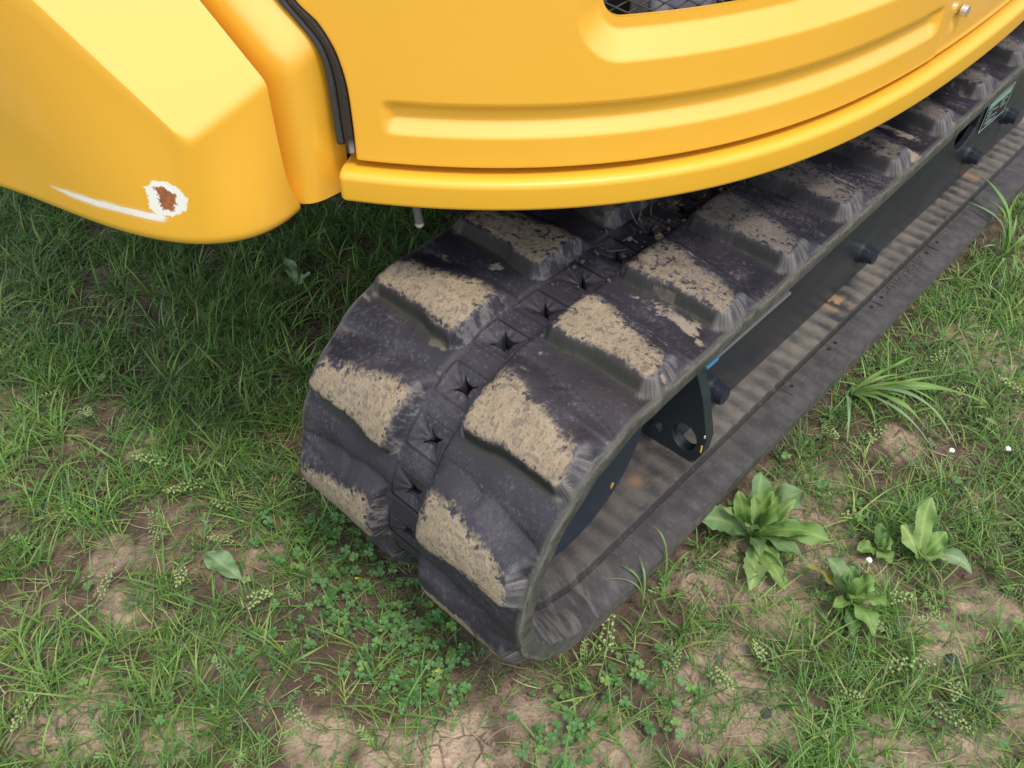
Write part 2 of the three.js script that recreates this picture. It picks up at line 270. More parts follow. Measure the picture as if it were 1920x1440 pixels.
    mesh('slit_pad', g, rubber, o);
  }
  // rim edges and the inside of the belt
  for (const sg of [1, -1]) {
    const prof = (s) => { const t = innerT(0.2, s), h = relief(s, 0.2 * sg); return [[h, 0.2], [h - 0.002, 0.2014], [-0.008, 0.2022], [-t + 0.004, 0.2014], [-t, 0.1995]]; };
    const Q = S.filter((_, i) => i % 2 === 0);
    mesh('belt_edge', grid(4, Q.length - 1, (i, j) => { const q = prof(Q[j])[i]; return beltPoint(Q[j], sg * q[1], q[0]); }, (i, j) => [i / 4, Q[j] * 0.9]), rimMat, o);
  }
  const Q = S.filter((_, i) => i % 2 === 0), zi = []; for (let z = 0.0; z < 0.134; z += 0.01) zi.push(z); for (let z = 0.134; z <= 0.1996; z += 0.0022) zi.push(z); zi.push(0.1996);
  const zAll = [...zi.slice(1).reverse().map((z) => -z), ...zi];
  const IX0 = -0.3, IXL = 2.1;
  const innerMap = tex(2048, 512, (u, v) => {
    const s = S_END + IX0 + u * IXL, x = IX0 + u * IXL, z = v * 0.4 - 0.2, az = Math.abs(z), n1 = fbm(x * 60, z * 60, 4), n2 = fbm(x * 14, z * 22 + 4, 4), rip = 0.5 + 0.5 * Math.sin((2 * Math.PI * s) / 0.0362 + 1.5 * (n2 - 0.5)), st = fbm(x * 95, z * 12, 3), nb = fbm(x * 240, z * 240, 2);
    let r = 0.040, g = 0.038, b = 0.043; const q = 0.7 + 0.7 * n2; r *= q; g *= q; b *= q;
    const pathDust = (1 - ss(az, 0.132, 0.142)) * clamp(0.42 + 0.8 * (n2 - 0.35) + 0.5 * (rip - 0.5) + 0.45 * (st - 0.5) + 0.9 * (n1 - 0.5)) * mix(0.35, 1, ss(x, -0.05, 0.5));
    r = mix(r, 0.17, pathDust); g = mix(g, 0.152, pathDust); b = mix(b, 0.134, pathDust);
    const hot = Math.exp(-Math.pow((x - 0.79) / 0.022, 2)) * (1 - ss(az, 0.12, 0.138)) * ss(az, 0.06, 0.085) * ss(n1, 0.35, 0.6) + 0.6 * Math.exp(-Math.pow((x - 1.43) / 0.012, 2)) * (1 - ss(az, 0.115, 0.13)) + 0.5 * Math.exp(-Math.pow((x - 0.17) / 0.012, 2)) * Math.exp(-Math.pow((az - 0.09) / 0.012, 2));
    r = mix(r, 0.42, hot * 0.85); g = mix(g, 0.25, hot * 0.85); b = mix(b, 0.12, hot * 0.85);
    const fl = ss(az, 0.143, 0.146) * clamp(0.25 + 1.1 * (n1 - 0.45) + 0.8 * (st - 0.5)); r = mix(r, 0.115, fl * 0.7); g = mix(g, 0.108, fl * 0.7); b = mix(b, 0.108, fl * 0.7);
    const nose = (1 - ss(x, -0.1, 0.12)) * ss(az, 0.09, 0.15) * ss(fbm(x * 70, z * 60 + x * 90, 4), 0.4, 0.75); r = mix(r, 0.2, nose * 0.5); g = mix(g, 0.195, nose * 0.5); b = mix(b, 0.185, nose * 0.5);
    const gr = 1 - ss(Math.abs(az - 0.1395), 0.001, 0.005); r *= 1 - 0.6 * gr; g *= 1 - 0.6 * gr; b *= 1 - 0.6 * gr;
    const sp = ss(nb, 0.72, 0.82) * 0.16; return [mix(r, 0.25, sp), mix(g, 0.22, sp), mix(b, 0.19, sp)];
  });
  innerMap.wrapS = THREE.MirroredRepeatWrapping;
  mesh('inner_belt', grid(zAll.length - 1, Q.length - 1, (i, j) => beltPoint(Q[j], zAll[i], -innerT(Math.abs(zAll[i]), Q[j])), (i, j) => [(Q[j] - S_END - IX0) / IXL, (zAll[i] + 0.2) / 0.4]), mat(0xffffff, 0.72, { map: innerMap }), o);
  // moulded pads along the outer flange of the lower run
  const yP = YC - LOWR + 0.0285, padMat = mat(0xffffff, 0.68, { map: innerMap });
  const pads = [[0.517, 0.8495], [0.855, 1.10], [1.1055, 1.45]];
  for (const [a, b] of pads) { const g = new RoundedBoxGeometry(b - a, 0.004, 0.0275, 2, 0.0012); g.translate((a + b) / 2, yP + 0.0004, 0.1575); const p = g.attributes.position, u = g.attributes.uv; for (let i = 0; i < p.count; i++) u.setXY(i, (p.getX(i) - IX0) / IXL, (p.getZ(i) + 0.2) / 0.4); mesh('flange_pad', g, padMat, o); }
  const rv = [0.535, 0.668, 0.692, 0.835, 0.876, 1.078, 1.13].map((x) => mergeGeometries([new THREE.TorusGeometry(0.0032, 0.0009, 6, 14).rotateX(Math.PI / 2).translate(x, yP + 0.0026, 0.157), new THREE.CircleGeometry(0.003, 12).rotateX(-Math.PI / 2).translate(x, yP + 0.00285, 0.157)].map((g) => g.toNonIndexed())));
  for (const g of rv) mesh('rivet', g, deepBlack, o);
  return o;
})();
{
  const font = await new FontLoader().loadAsync('fonts/droid/droid_sans_regular.typeface.json');
  const g = new TextGeometry('24T10CX25711C', { font, size: 0.0135, depth: 0.0017, curveSegments: 3, bevelEnabled: false });
  g.computeBoundingBox(); const w = g.boundingBox.max.x; g.scale(0.172 / w, 1, 1); g.rotateX(-Math.PI / 2); g.translate(0.892, YC - LOWR + 0.0285 + 0.0022, 0.1645);
  mesh('moulded_code', g, mat(C(0.085, 0.08, 0.076), 0.8), track);
}

// --- track frame, rollers' bolts, idler, lashing bracket
const frameTex = tex(1024, 256, (u, v) => { const n = fbm(u * 40, v * 12, 4), n2 = fbm(u * 9 + 4, v * 5, 3), sp = ss(vn(u * 700, v * 180), 0.93, 0.98) * 0.5; const d = clamp(0.25 * (1 - v) + 0.5 * (n2 - 0.45) + 0.3 * (n - 0.5)) * 0.5 + sp; return [mix(0.015, 0.11, d), mix(0.019, 0.106, d), mix(0.027, 0.105, d)]; });
const framePaint = mat(0xffffff, 0.36, { map: frameTex });
{
  const sh = new THREE.Shape(); sh.moveTo(0.268, 0.094); sh.lineTo(1.75, 0.094); sh.lineTo(1.75, 0.36); sh.lineTo(0.268, 0.30);
  const ho = new THREE.Path(); const hp = [[1.342, 0.292], [1.235, 0.286], [1.218, 0.255], [1.236, 0.228], [1.262, 0.212], [1.29, 0.207], [1.318, 0.216], [1.34, 0.236]]; ho.moveTo(...hp[0]); for (const p of hp.slice(1)) ho.lineTo(...p); ho.closePath(); sh.holes.push(ho);
  const g = new THREE.ExtrudeGeometry(sh, { depth: 0.012, bevelEnabled: true, bevelSize: 0.0015, bevelThickness: 0.0015, bevelSegments: 1, curveSegments: 4 }); g.translate(0, 0, 0.0785);
  const p = g.attributes.position, u = g.attributes.uv; for (let i = 0; i < p.count; i++) u.setXY(i, (p.getX(i) - 0.1) / 1.7, (p.getY(i) - 0.09) / 0.27);
  mesh('track_frame', g, framePaint, excavator);
  mesh('frame_beam', box(1.45, 0.2, 0.12, 1.0, 0.215, -0.02), deepBlack, excavator);
  mesh('frame_rib', box(0.24, 0.006, 0.022, 0.405, 0.268, 0.102, 0.002).rotateZ(0.0), mat(C(0.16, 0.16, 0.165), 0.7), excavator);
  mesh('blue_clip', box(0.030, 0.006, 0.006, 0.284, 0.279, 0.1175, 0.002), mat(C(0.05, 0.24, 0.48), 0.5), excavator);
  const boltM = mat(C(0.022, 0.026, 0.042), 0.3);
  const bolt = (x, y) => {
    const o = new THREE.Group(); o.name = 'roller_bolt'; o.position.set(x, y, 0.092); excavator.add(o);
    const lay = (g) => g.rotateX(Math.PI / 2);
    mesh('bolt_boss', lay(new THREE.CylinderGeometry(0.0215, 0.023, 0.008, 28)).translate(0, 0, 0.003), black, o);
    mesh('washer', lay(new THREE.CylinderGeometry(0.0195, 0.0195, 0.011, 28)).translate(0, 0, 0.012), boltM, o);
    mesh('hex_head', lay(new THREE.CylinderGeometry(0.0165, 0.0175, 0.012, 6)).translate(0, 0, 0.0235), boltM, o);
  };
  bolt(0.352, 0.160); bolt(0.868, 0.160); bolt(1.356, 0.166); bolt(1.545, 0.19);
  for (const x of [0.352, 0.868, 1.356]) mesh('track_roller', new THREE.CylinderGeometry(0.06, 0.06, 0.11, 28).rotateX(Math.PI / 2).translate(x, 0.145, 0.02), deepBlack, excavator);
  // warning plate on the frame: pale lines and text on black
  const cv = document.createElement('canvas'); cv.width = 512; cv.height = 256; const c = cv.getContext('2d');
  c.fillStyle = '#23272c'; c.fillRect(0, 0, 512, 256); c.strokeStyle = '#bfd6d0'; c.lineWidth = 8; c.strokeRect(5, 5, 502, 246); c.fillStyle = '#9dbdb2'; c.fillRect(40, 22, 440, 56);
  c.fillStyle = '#5d7a72'; for (let i = 0; i < 4; i++) c.fillRect(52, 30 + i * 12, 416, 3);
  c.fillStyle = '#9fb3b3'; const rows = [[60, 100, 130], [330, 96, 120], [330, 122, 70], [60, 126, 90], [200, 120, 80], [340, 150, 110], [60, 160, 100], [180, 168, 60], [260, 180, 40], [60, 196, 150], [120, 216, 190]]; for (const [x, y, w] of rows) c.fillRect(x, y, w, 11);
  const pl = new THREE.CanvasTexture(cv); pl.colorSpace = THREE.SRGBColorSpace;
  const plate = mesh('warning_decal', new THREE.PlaneGeometry(0.142, 0.0715).translate(1.435, 0.249, 0.0955), mat(0xffffff, 0.45, { map: pl }), excavator); plate.userData.label = 'black plate with pale green border and lines of text';
  // lashing bracket
  const s2 = new THREE.Shape(); const bp = [[-0.03, 0.31], [0.085, 0.31], [0.111, 0.265], [0.128, 0.226], [0.1416, 0.177], [0.1485, 0.152], [0.1465, 0.117], [0.138, 0.095], [0.126, 0.085], [0.111, 0.083], [-0.03, 0.089]]; s2.moveTo(...bp[0]); for (const q of bp.slice(1)) s2.lineTo(...q); s2.closePath();
  const h2 = new THREE.Path(); h2.absellipse(0.112, 0.131, 0.0225, 0.0275, 0, Math.PI * 2, true, 0); s2.holes.push(h2);
  const g2 = new THREE.ExtrudeGeometry(s2, { depth: 0.0175, bevelEnabled: true, bevelSize: 0.0014, bevelThickness: 0.0014, bevelSegments: 2, curveSegments: 24 });
  g2.rotateY(-Math.PI / 2); g2.translate(0.2785, 0, 0); // shape x -> z
  const bk = mesh('lashing_bracket', g2, mat(C(0.022, 0.03, 0.036), 0.4), excavator);
  mesh('paint_chip', box(0.003, 0.016, 0.003, 0.2595, 0.128, 0.1445, 0.0012), mat(C(0.75, 0.5, 0.14), 0.7), bk);
  mesh('paint_chip', box(0.003, 0.006, 0.003, 0.2595, 0.157, 0.1455, 0.001), mat(C(0.7, 0.6, 0.4), 0.7), bk);
  mesh('bracket_bolt', new THREE.CylinderGeometry(0.011, 0.011, 0.012, 6).rotateZ(Math.PI / 2).translate(0.254, 0.12, 0.062), black, bk);
  // idler
  const prof = [[0, 0.098], [0.05, 0.098], [0.06, 0.100], [0.1455, 0.100], [0.1485, 0.0985], [0.15, 0.0955], [0.15, 0.075], [0.12, 0.06], [0.188, 0.045], [0.19, 0.0], [0.188, -0.045], [0.12, -0.06], [0, -0.06]].map((q) => new THREE.Vector2(...q));
  const id = mesh('idler_wheel', new THREE.LatheGeometry(prof, 72).rotateX(Math.PI / 2).translate(0.0, YC, 0), mat(C(0.018, 0.027, 0.044), 0.35), excavator);
  mesh('paint_chip', new THREE.CylinderGeometry(0.004, 0.004, 0.002, 9).rotateX(Math.PI / 2).scale(0.7, 1.4, 1).rotateZ(-0.5).translate(0.0859, 0.1562, 0.1003), mat(C(0.5, 0.3, 0.04), 0.7), id);
}

// --- upper body: plan curve of the right-hand side, u in metres along it
const PX = [0.12676, -0.26042, -0.10683, 0.61099, 0.50171, -0.12202], PZ = [-0.35481, 1.22926, -1.30957, -0.02357, 0.82747, -0.16791];
const poly = (c, t) => c.reduce((a, q) => a * t + q, 0), dpoly = (c, t) => (poly(c, t + 1e-4) - poly(c, t - 1e-4)) / 2e-4;
function side(u) { // [x, z, inward normal x, z]
  const t = clamp(u, 0, 1.14); let tx = dpoly(PX, t), tz = dpoly(PZ, t), l = Math.hypot(tx, tz); tx /= l; tz /= l;
  let x = poly(PX, t), z = poly(PZ, t); const e = u - t; x += tx * e; z += tz * e; if (e > 0) { z -= 0.25 * e * e; }
  return [x, z, tz, -tx];
}
const wall = (u, off, y) => { const s = side(u); return [s[0] + s[2] * off, y, s[1] + s[3] * off]; };
const lean = (y) => 0.016 + (y - 0.664) * 0.05;
const lerpList = (L, y) => { if (y <= L[0][0]) return L[0][1]; for (let i = 1; i < L.length; i++) if (y <= L[i][0]) { const t = (y - L[i - 1][0]) / (L[i][0] - L[i - 1][0]), q = (k) => L[clamp(k, 0, L.length - 1)][1]; return 0.5 * (2 * q(i - 1) + (q(i) - q(i - 2)) * t + (2 * q(i - 2) - 5 * q(i - 1) + 4 * q(i) - q(i + 1)) * t * t + (3 * q(i - 1) - q(i - 2) - 3 * q(i) + q(i + 1)) * t * t * t); } const a = L[L.length - 2], b = L[L.length - 1]; return b[1] + ((y - b[0]) * (b[1] - a[1])) / (b[0] - a[0]); };
const EDGE = [[0.66, 0.0092], [0.70, 0.0090], [0.73, 0.0080], [0.75, 0.0062], [0.77, 0.0020], [0.79, -0.0052], [0.812, -0.0186], [0.832, -0.039]];
const SPLIT = [[0.66, -0.002], [0.70, -0.0042], [0.73, -0.0052], [0.75, -0.0062], [0.77, -0.0095], [0.79, -0.0166], [0.812, -0.0335], [0.832, -0.049]];
const SEALL = [[0.66, -0.0147], [0.70, -0.0160], [0.73, -0.0172], [0.75, -0.0182], [0.77, -0.0206], [0.79, -0.0305], [0.812, -0.0482], [0.832, -0.0645]];
const rrect = (u, y, a, b, c, d, r) => { const qx = Math.abs(u - (a + b) / 2) - (b - a) / 2 + r, qy = Math.abs(y - (c + d) / 2) - (d - c) / 2 + r; return Math.hypot(Math.max(qx, 0), Math.max(qy, 0)) + Math.min(Math.max(qx, qy), 0) - r; };
const OPEN = [0.2816, 0.62, 0.8172, 0.985, 0.024], REC = [0.251, 0.745, 0.7765, 1.03, 0.055];
function dent(u, y) {
  let d = 0;
  const e = ss(u, 0.043, 0.062) * (1 - ss(u, 0.812, 0.834)), yo = 0.0; // long groove
  const t = y + yo; let gdep = 0; if (t > 0.697 && t < 0.738) gdep = t > 0.726 ? ss(0.738 - t, 0, 0.012) : t > 0.7165 ? 1 : (() => { const q = clamp((t - 0.698) / 0.0185), k = 0.22; return q < k ? (q * q) / (2 * k) / (1 - k) : q > 1 - k ? 1 - ((1 - q) * (1 - q)) / (2 * k) / (1 - k) : (q - k / 2) / (1 - k); })();
  d += 0.0095 * gdep * e;
  const sd = rrect(u, y, ...REC); d += 0.0165 * (() => { const q = clamp(-sd / 0.0295); const k = 0.09; return q < k ? (q * q) / (2 * k) / (1 - k) : q > 1 - k ? 1 - ((1 - q) * (1 - q)) / (2 * k) / (1 - k) : (q - k / 2) / (1 - k); })();
  if (u > 0.86) { d += 0.004 * Math.exp(-Math.pow(Math.hypot((u - 0.885) * 0.7, y - 0.703) / 0.008, 4)); }
  return d;
}
{
  const URF = (y) => 0.8505 + (y - 0.673) * 0.17, NU = 460, NY = 210, Y0 = 0.6645, Y1 = 1.06;
  const yr = [[0.0145, Y0 - 0.0015], [0.004, Y0 - 0.0012], [0.0008, Y0 + 0.0004]];
  const uy = [];
  const geo = grid(NU, NY + 3, (i, j) => {
    let y, o = 0; if (j < 3) { o = yr[j][0]; y = yr[j][1]; } else y = mix(Y0 + 0.0022, Y1, (j - 3) / NY);
    let u0 = lerpList(EDGE, y), u = mix(u0, URF(y), i / NU);
    const sd = rrect(u, y, ...OPEN); // snap the mesh to the edge of the mesh opening
    if (Math.abs(sd) < 0.0016) { const h = 1e-4, gx = (rrect(u + h, y, ...OPEN) - sd) / h, gy = (rrect(u, y + h, ...OPEN) - sd) / h; u -= gx * sd; y -= gy * sd; }
    uy.push([u, y]); let r = 0; if (i < 3) r = [0.006, 0.0015, 0.0003][i]; if (i > NU - 3) r = [0.0003, 0.0012, 0.0032][i - NU + 2];
    return wall(u, lean(y) + o + dent(u, y) + r, y);
  }, (i, j) => { const q = uy[uy.length - 1]; return [q[0] * 3, q[1] * 3]; });
  const id = geo.index.array, keep = []; for (let t = 0; t < id.length; t += 3) { let u = 0, y = 0; for (let q = 0; q < 3; q++) { u += uy[id[t + q]][0] / 3; y += uy[id[t + q]][1] / 3; } if (rrect(u, y, ...OPEN) > -0.0002) keep.push(id[t], id[t + 1], id[t + 2]); }
  geo.setIndex(keep);
  const door = mesh('side_door', geo, paint, excavator);
  // returned lip of the opening
  const [a, b, c, d, r] = OPEN, ring = []; const arc = (cx, cy, t0) => { for (let q = 0; q <= 8; q++) { const t = t0 + (q / 8) * Math.PI / 2; ring.push([cx + r * Math.cos(t), cy + r * Math.sin(t)]); } };
  arc(b - r, d - r, 0); arc(a + r, d - r, Math.PI / 2); arc(a + r, c + r, Math.PI); arc(b - r, c + r, -Math.PI / 2); ring.push(ring[0]);
  const dense = []; for (let i = 0; i < ring.length - 1; i++) { const n = Math.max(1, Math.ceil(Math.hypot(ring[i + 1][0] - ring[i][0], ring[i + 1][1] - ring[i][1]) / 0.01)); for (let q = 0; q < n; q++) dense.push([mix(ring[i][0], ring[i + 1][0], q / n), mix(ring[i][1], ring[i + 1][1], q / n)]); } dense.push(ring[0]);
  mesh('opening_lip', grid(dense.length - 1, 1, (i, j) => wall(dense[i][0], lean(dense[i][1]) + 0.0163 + 0.004 * j, dense[i][1])), paint, door);
  // expanded metal behind the opening
  const strands = []; for (const sg of [1, -1]) for (let q = -14; q < 40; q++) {
    const pts = []; for (let k = 0; k <= 34; k++) { const y = c - 0.01 + k * 0.0055, u = a + q * 0.0285 + sg * (y - c) * 2.25 + 0.004; if (u > a - 0.012 && u < b + 0.012 && y < d + 0.01) pts.push(new THREE.Vector3(...wall(u, lean(y) + 0.0225 + (sg > 0 ? 0.0012 : 0), y))); }
    if (pts.length > 2) strands.push(new THREE.TubeGeometry(new THREE.CatmullRomCurve3(pts), pts.length * 2, 0.00105, 5));
  }
  const gr = mesh('grille', mergeGeometries(strands), mat(C(0.035, 0.037, 0.042), 0.5), door); gr.userData.label = 'black expanded metal mesh'; gr.userData.kind = 'stuff';
  // machinery seen through it
  const put = (name, g, m, u, y, off) => { const w = wall(u, lean(y) + off, y), s = side(u); g.rotateY(Math.atan2(-s[2], s[3]) + Math.PI); g.translate(...w); mesh(name, g, m, excavator); };
  put('engine_tank', new RoundedBoxGeometry(0.085, 0.16, 0.05, 4, 0.012), mat(C(0.36, 0.35, 0.45), 0.45), 0.425, 0.84, 0.075);
  put('engine_pipe', new THREE.CylinderGeometry(0.012, 0.012, 0.2, 20), mat(C(0.5, 0.5, 0.56), 0.4), 0.372, 0.86, 0.062);
  put('engine_bracket', new RoundedBoxGeometry(0.03, 0.2, 0.02, 3, 0.004), mat(C(0.16, 0.15, 0.15), 0.6), 0.35, 0.86, 0.07);
  // fixed panel in front of the door, with its bolt
  const fp = mesh('front_panel', grid(70, 60, (i, j) => { const y = j < 2 ? Y0 - 0.001 : mix(Y0 + 0.001, Y1, (j - 2) / 58), u = mix(0.845, 1.5, Math.pow(i / 70, 1.2)); return wall(u, lean(y) + 0.0028 + dent(u, y) + (j === 0 ? 0.012 : 0), y); }), paint, excavator);
  const bw = wall(0.8935, lean(0.7135) - 0.004, 0.7135), bs = side(0.8935), bg = new THREE.CylinderGeometry(0.0078, 0.0082, 0.008, 6).rotateX(Math.PI / 2);
  bg.rotateY(Math.atan2(-bs[2], -bs[3])); mesh('panel_bolt', bg.translate(...bw), mat(C(0.62, 0.61, 0.6), 0.35, { metalness: 0.7 }), fp);
  // lower rail
  const sec = [[0.05, 0.6185], [0.02, 0.618], [0.007, 0.6183], [0.0028, 0.6196], [0.0007, 0.6216], [0, 0.6245], [0, 0.6465], [0.0006, 0.6498], [0.0024, 0.6526], [0.0056, 0.6545], [0.0095, 0.6555], [0.0150, 0.6560], [0.020, 0.6555], [0.030, 0.6545], [0.05, 0.6535]];
  const us = []; for (let q = 0; q <= 6; q++) us.push(-0.0078 + 0.007 * (1 - Math.cos((q / 6) * Math.PI / 2))); for (let u = 0.012; u < 1.55; u += 0.012) us.push(u);
  const rail = grid(us.length - 1, sec.length - 1, (i, j) => { const q = i < 7 ? 1 - Math.sin((i / 6) * Math.PI / 2) : 0, sh = q * 0.006; let [o, y] = sec[j]; const my = 0.638; return wall(us[i], o + sh, my + (y - my) * (1 - q * 0.2)); });
  const r2 = mesh('skirt_rail', rail, paintSatin, excavator);
  const cap = []; const ci = []; sec.forEach(([o, y], k) => { cap.push(...wall(us[0], o + 0.006, 0.638 + (y - 0.638) * 0.8)); }); for (let k = 1; k < sec.length - 1; k++) ci.push(0, k + 1, k); mesh('rail_end', fromSoup(cap, ci), paintSatin, r2);
  // door seal: two rubber beads
  const dust = tex(128, 512, (u, v) => { const n = fbm(u * 10, v * 60, 3), s = ss(vn(u * 40, v * 260), 0.9, 0.96) * ss(vn(u * 9, v * 40 + 3), 0.4, 0.7); const k = 0.7 + 0.5 * n; return [mix(0.042 * k, 0.3, s), mix(0.042 * k, 0.27, s), mix(0.047 * k, 0.22, s)]; });
  const dust2 = tex(128, 512, (u, v) => { const n = fbm(u * 10 + 4, v * 60, 3), s = ss(vn(u * 40 + 5, v * 260), 0.92, 0.97); const k = 0.6 + 0.6 * n, e = (1 - ss(v, 0.02, 0.09)) * ss(u, 0.35, 0.6), m = Math.exp(-Math.pow((v - 0.845) / 0.018, 2)) * ss(u, 0.3, 0.5) * ss(vn(u * 20, v * 160), 0.3, 0.6); const w = clamp(s * 0.6 + e * 0.7 + m); return [mix(0.032 * k, 0.36, w), mix(0.028 * k, 0.35, w), mix(0.027 * k, 0.36, w)]; });
  const bead = (name, L, R, y0, y1, off, bulge, m) => mesh(name, grid(14, 120, (i, j) => { const y = mix(y0, y1, j / 120), c0 = lerpList(L, y), c1 = lerpList(R, y), t = i / 14; return wall(mix(c0, c1, t), lean(y) + off - bulge * Math.pow(Math.sin(Math.PI * t), 0.6) + (i === 0 || i === 14 ? 0.012 : 0) + (j === 0 ? 0.012 : 0), y); }), m, excavator);
  bead('seal_bead', SEALL, SPLIT, 0.6765, 0.90, 0.012, 0.007, mat(0xffffff, 0.5, { map: dust }));
  bead('seal_channel', SPLIT, EDGE, 0.668, 0.90, 0.006, 0.0035, mat(0xffffff, 0.45, { map: dust2 }));
  // drain hose
  const hp = [new THREE.Vector3(-0.029, 0.66, -0.163), new THREE.Vector3(-0.030, 0.60, -0.160), new THREE.Vector3(-0.0310, 0.554, -0.1525)];
  mesh('drain_hose', new THREE.TubeGeometry(new THREE.CatmullRomCurve3(hp), 16, 0.0052, 14), mat(C(0.12, 0.12, 0.12), 0.6), excavator);
  mesh('hose_end', new THREE.SphereGeometry(0.0061, 14, 10).scale(1, 0.9, 1).scale(0.9, 0.9, 0.9).translate(-0.0311, 0.5525, -0.1522), mat(C(0.42, 0.42, 0.39), 0.7), excavator);
}
// --- counterweight
const CX = [-1.5451, 4.5841, -1.1572, 0.3362, -0.3702], CZ = [-13.7983, 5.8419, -0.7469, 0.9902, -0.5062];
function cwSide(u) { const t = clamp(u, 0, 0.402); let tx = dpoly(CX, t), tz = dpoly(CZ, t), l = Math.hypot(tx, tz); tx /= l; tz /= l; const e = u - t; let x = poly(CX, t) + tx * e, z = poly(CZ, t) + tz * e; if (e < 0) { x -= -0.0 + 0.32 * e * e * 0.6 * -1; const k = clamp(-e / 0.6); const ax = tx * (1 - k) , m = Math.hypot(ax, tz); tx = ax / m; tz = tz / m; } return [x, z, tz, -tx]; }
const PN = new THREE.Vector3(-0.3867, 0.499, 0.7755), PD = 0.28882, DD = new THREE.Vector3(-0.021, 0.0715, -0.0565).normalize();
const CW_END = [[0.595, 0.4135], [0.603, 0.4135], [0.612, 0.4115], [0.625, 0.4065], [0.64, 0.4015], [0.66, 0.3985], [0.70, 0.3968], [0.9, 0.396]];
{
  const cols = []; for (let q = 0; q <= 150; q++) cols.push([Math.pow(q / 150, 0.75), 0]); cols.push([1, 0.0008], [1, 0.003], [1, 0.008], [1, 0.05]);
  const rows = [[0, 0.06, 0.5968], [0, 0.02, 0.597], [0, 0.011, 0.5978], [0, 0.0048, 0.600], [0, 0.0014, 0.6045], [0, 0.0002, 0.6095], [0, 0, 0.613]];
  for (let q = 1; q <= 34; q++) rows.push([1, q / 34]); for (let q = 1; q <= 9; q++) rows.push([2, q / 9]); for (let q = 1; q <= 14; q++) rows.push([3, q / 14]);
  const uvs = [];
  const KP = new THREE.Vector3(-0.2630, 0, -0.2262), LA = new THREE.Vector3(-0.058, 0, -0.110).normalize(), LB = new THREE.Vector3(0.083, 0, 0.018).normalize(), UK = 0.290;
  const crease = (u) => { // plan of the fold, rounded a little at the corner
    const q = u - UK, R = 0.012; let p = KP.clone(); const left = (t) => KP.clone().addScaledVector(LA, t * 1.1), right = (t) => KP.clone().addScaledVector(LB, t * 0.87);
    if (q < -R) p = left(-q); else if (q > R) p = right(q); else { const t = (q + R) / (2 * R); p = left(R).multiplyScalar((1 - t) * (1 - t)).addScaledVector(KP, 2 * t * (1 - t)).addScaledVector(right(R), t * t); }
    if (q < -0.14) { const e = -q - 0.14; p.x += 0.30 * e * e; } p.y = (PD - PN.x * p.x - PN.z * p.z) / PN.y; return p; };
  const g = grid(cols.length - 1, rows.length - 1, (i, j) => {
    const [a, inn] = cols[i], rw = rows[j]; let y = rw[0] === 0 ? rw[2] : 0.7, u = 0, f, X, c;
    for (let it = 0; it < 4; it++) { u = mix(-0.5, lerpList(CW_END, y), a); c = crease(u); f = 0.008 + 0.018 * clamp((UK - u) / 0.16); if (rw[0] === 1) y = mix(0.613, c.y - f, rw[1]); else if (rw[0] > 1) y = c.y; }
    const s = cwSide(u), off = rw[0] === 0 ? rw[1] : 0, foot = new THREE.Vector3(s[0], 0.613, s[1]);
    const ruled = (yy) => { const t = clamp((yy - 0.613) / (c.y - 0.613)); return foot.clone().lerp(c, t * t * (3 - 2 * t) * 0.6 + t * 0.4).setY(yy); };
    if (rw[0] === 0) X = new THREE.Vector3(s[0] + s[2] * off, y, s[1] + s[3] * off); else if (rw[0] === 1) X = ruled(y);
    else { const p0 = ruled(c.y - f), p2 = c.clone().addScaledVector(DD, f); if (rw[0] === 2) { const t = rw[1], fl = ss(UK - u, 0.004, 0.03) * 0.55, ch = p0.clone().lerp(p2, t); X = p0.multiplyScalar((1 - t) * (1 - t)).addScaledVector(c, 2 * t * (1 - t)).addScaledVector(p2, t * t).lerp(ch, fl); } else X = c.clone().addScaledVector(DD, f + 0.26 * rw[1]); }
    uvs.push([u / 0.43, (rw[0] <= 1 ? y - 0.58 : 0.19) / 0.2]);
    if (inn > 0) { X.x += s[2] * inn + 0.0006 * Math.min(1, inn / 0.003); X.z += s[3] * inn; }
    return [X.x, X.y, X.z];
  }, () => uvs[uvs.length - 1]);
  // paint scraped to white primer with a rust spot in it
  const inPoly = (L, x, y) => { let best = 1e9, ins = false; for (let i = 0; i < L.length; i++) { const [ax, ay] = L[i], [bx, by] = L[(i + 1) % L.length], ex = bx - ax, ey = by - ay, t = clamp(((x - ax) * ex + (y - ay) * ey) / (ex * ex + ey * ey)); best = Math.min(best, Math.hypot(x - ax - t * ex, y - ay - t * ey)); if ((ay > y) !== (by > y) && x < ((bx - ax) * (y - ay)) / (by - ay) + ax) ins = !ins; } return ins ? best : -best; };
  const SCR = [[0.1029, 0.6353], [0.1261, 0.6372], [0.1592, 0.6382], [0.1892, 0.6388], [0.2253, 0.6392], [0.2523, 0.6385], [0.2552, 0.6340], [0.2497, 0.6304], [0.2289, 0.6304], [0.2007, 0.6322], [0.1698, 0.6308], [0.1469, 0.6312], [0.1262, 0.6325]];
  const HALO = [[0.2402, 0.6684], [0.2509, 0.6783], [0.2636, 0.6778], [0.2743, 0.6714], [0.2809, 0.6609], [0.2779, 0.6485], [0.2643, 0.6399], [0.2457, 0.6392], [0.2394, 0.6459], [0.242, 0.655]];
  const RUST = [[0.2481, 0.6711], [0.2583, 0.6729], [0.2703, 0.6657], [0.2705, 0.6548], [0.2646, 0.6455], [0.254, 0.6449], [0.2505, 0.6553], [0.252, 0.664]];
  const rg = new Float32Array(1024 * 512);
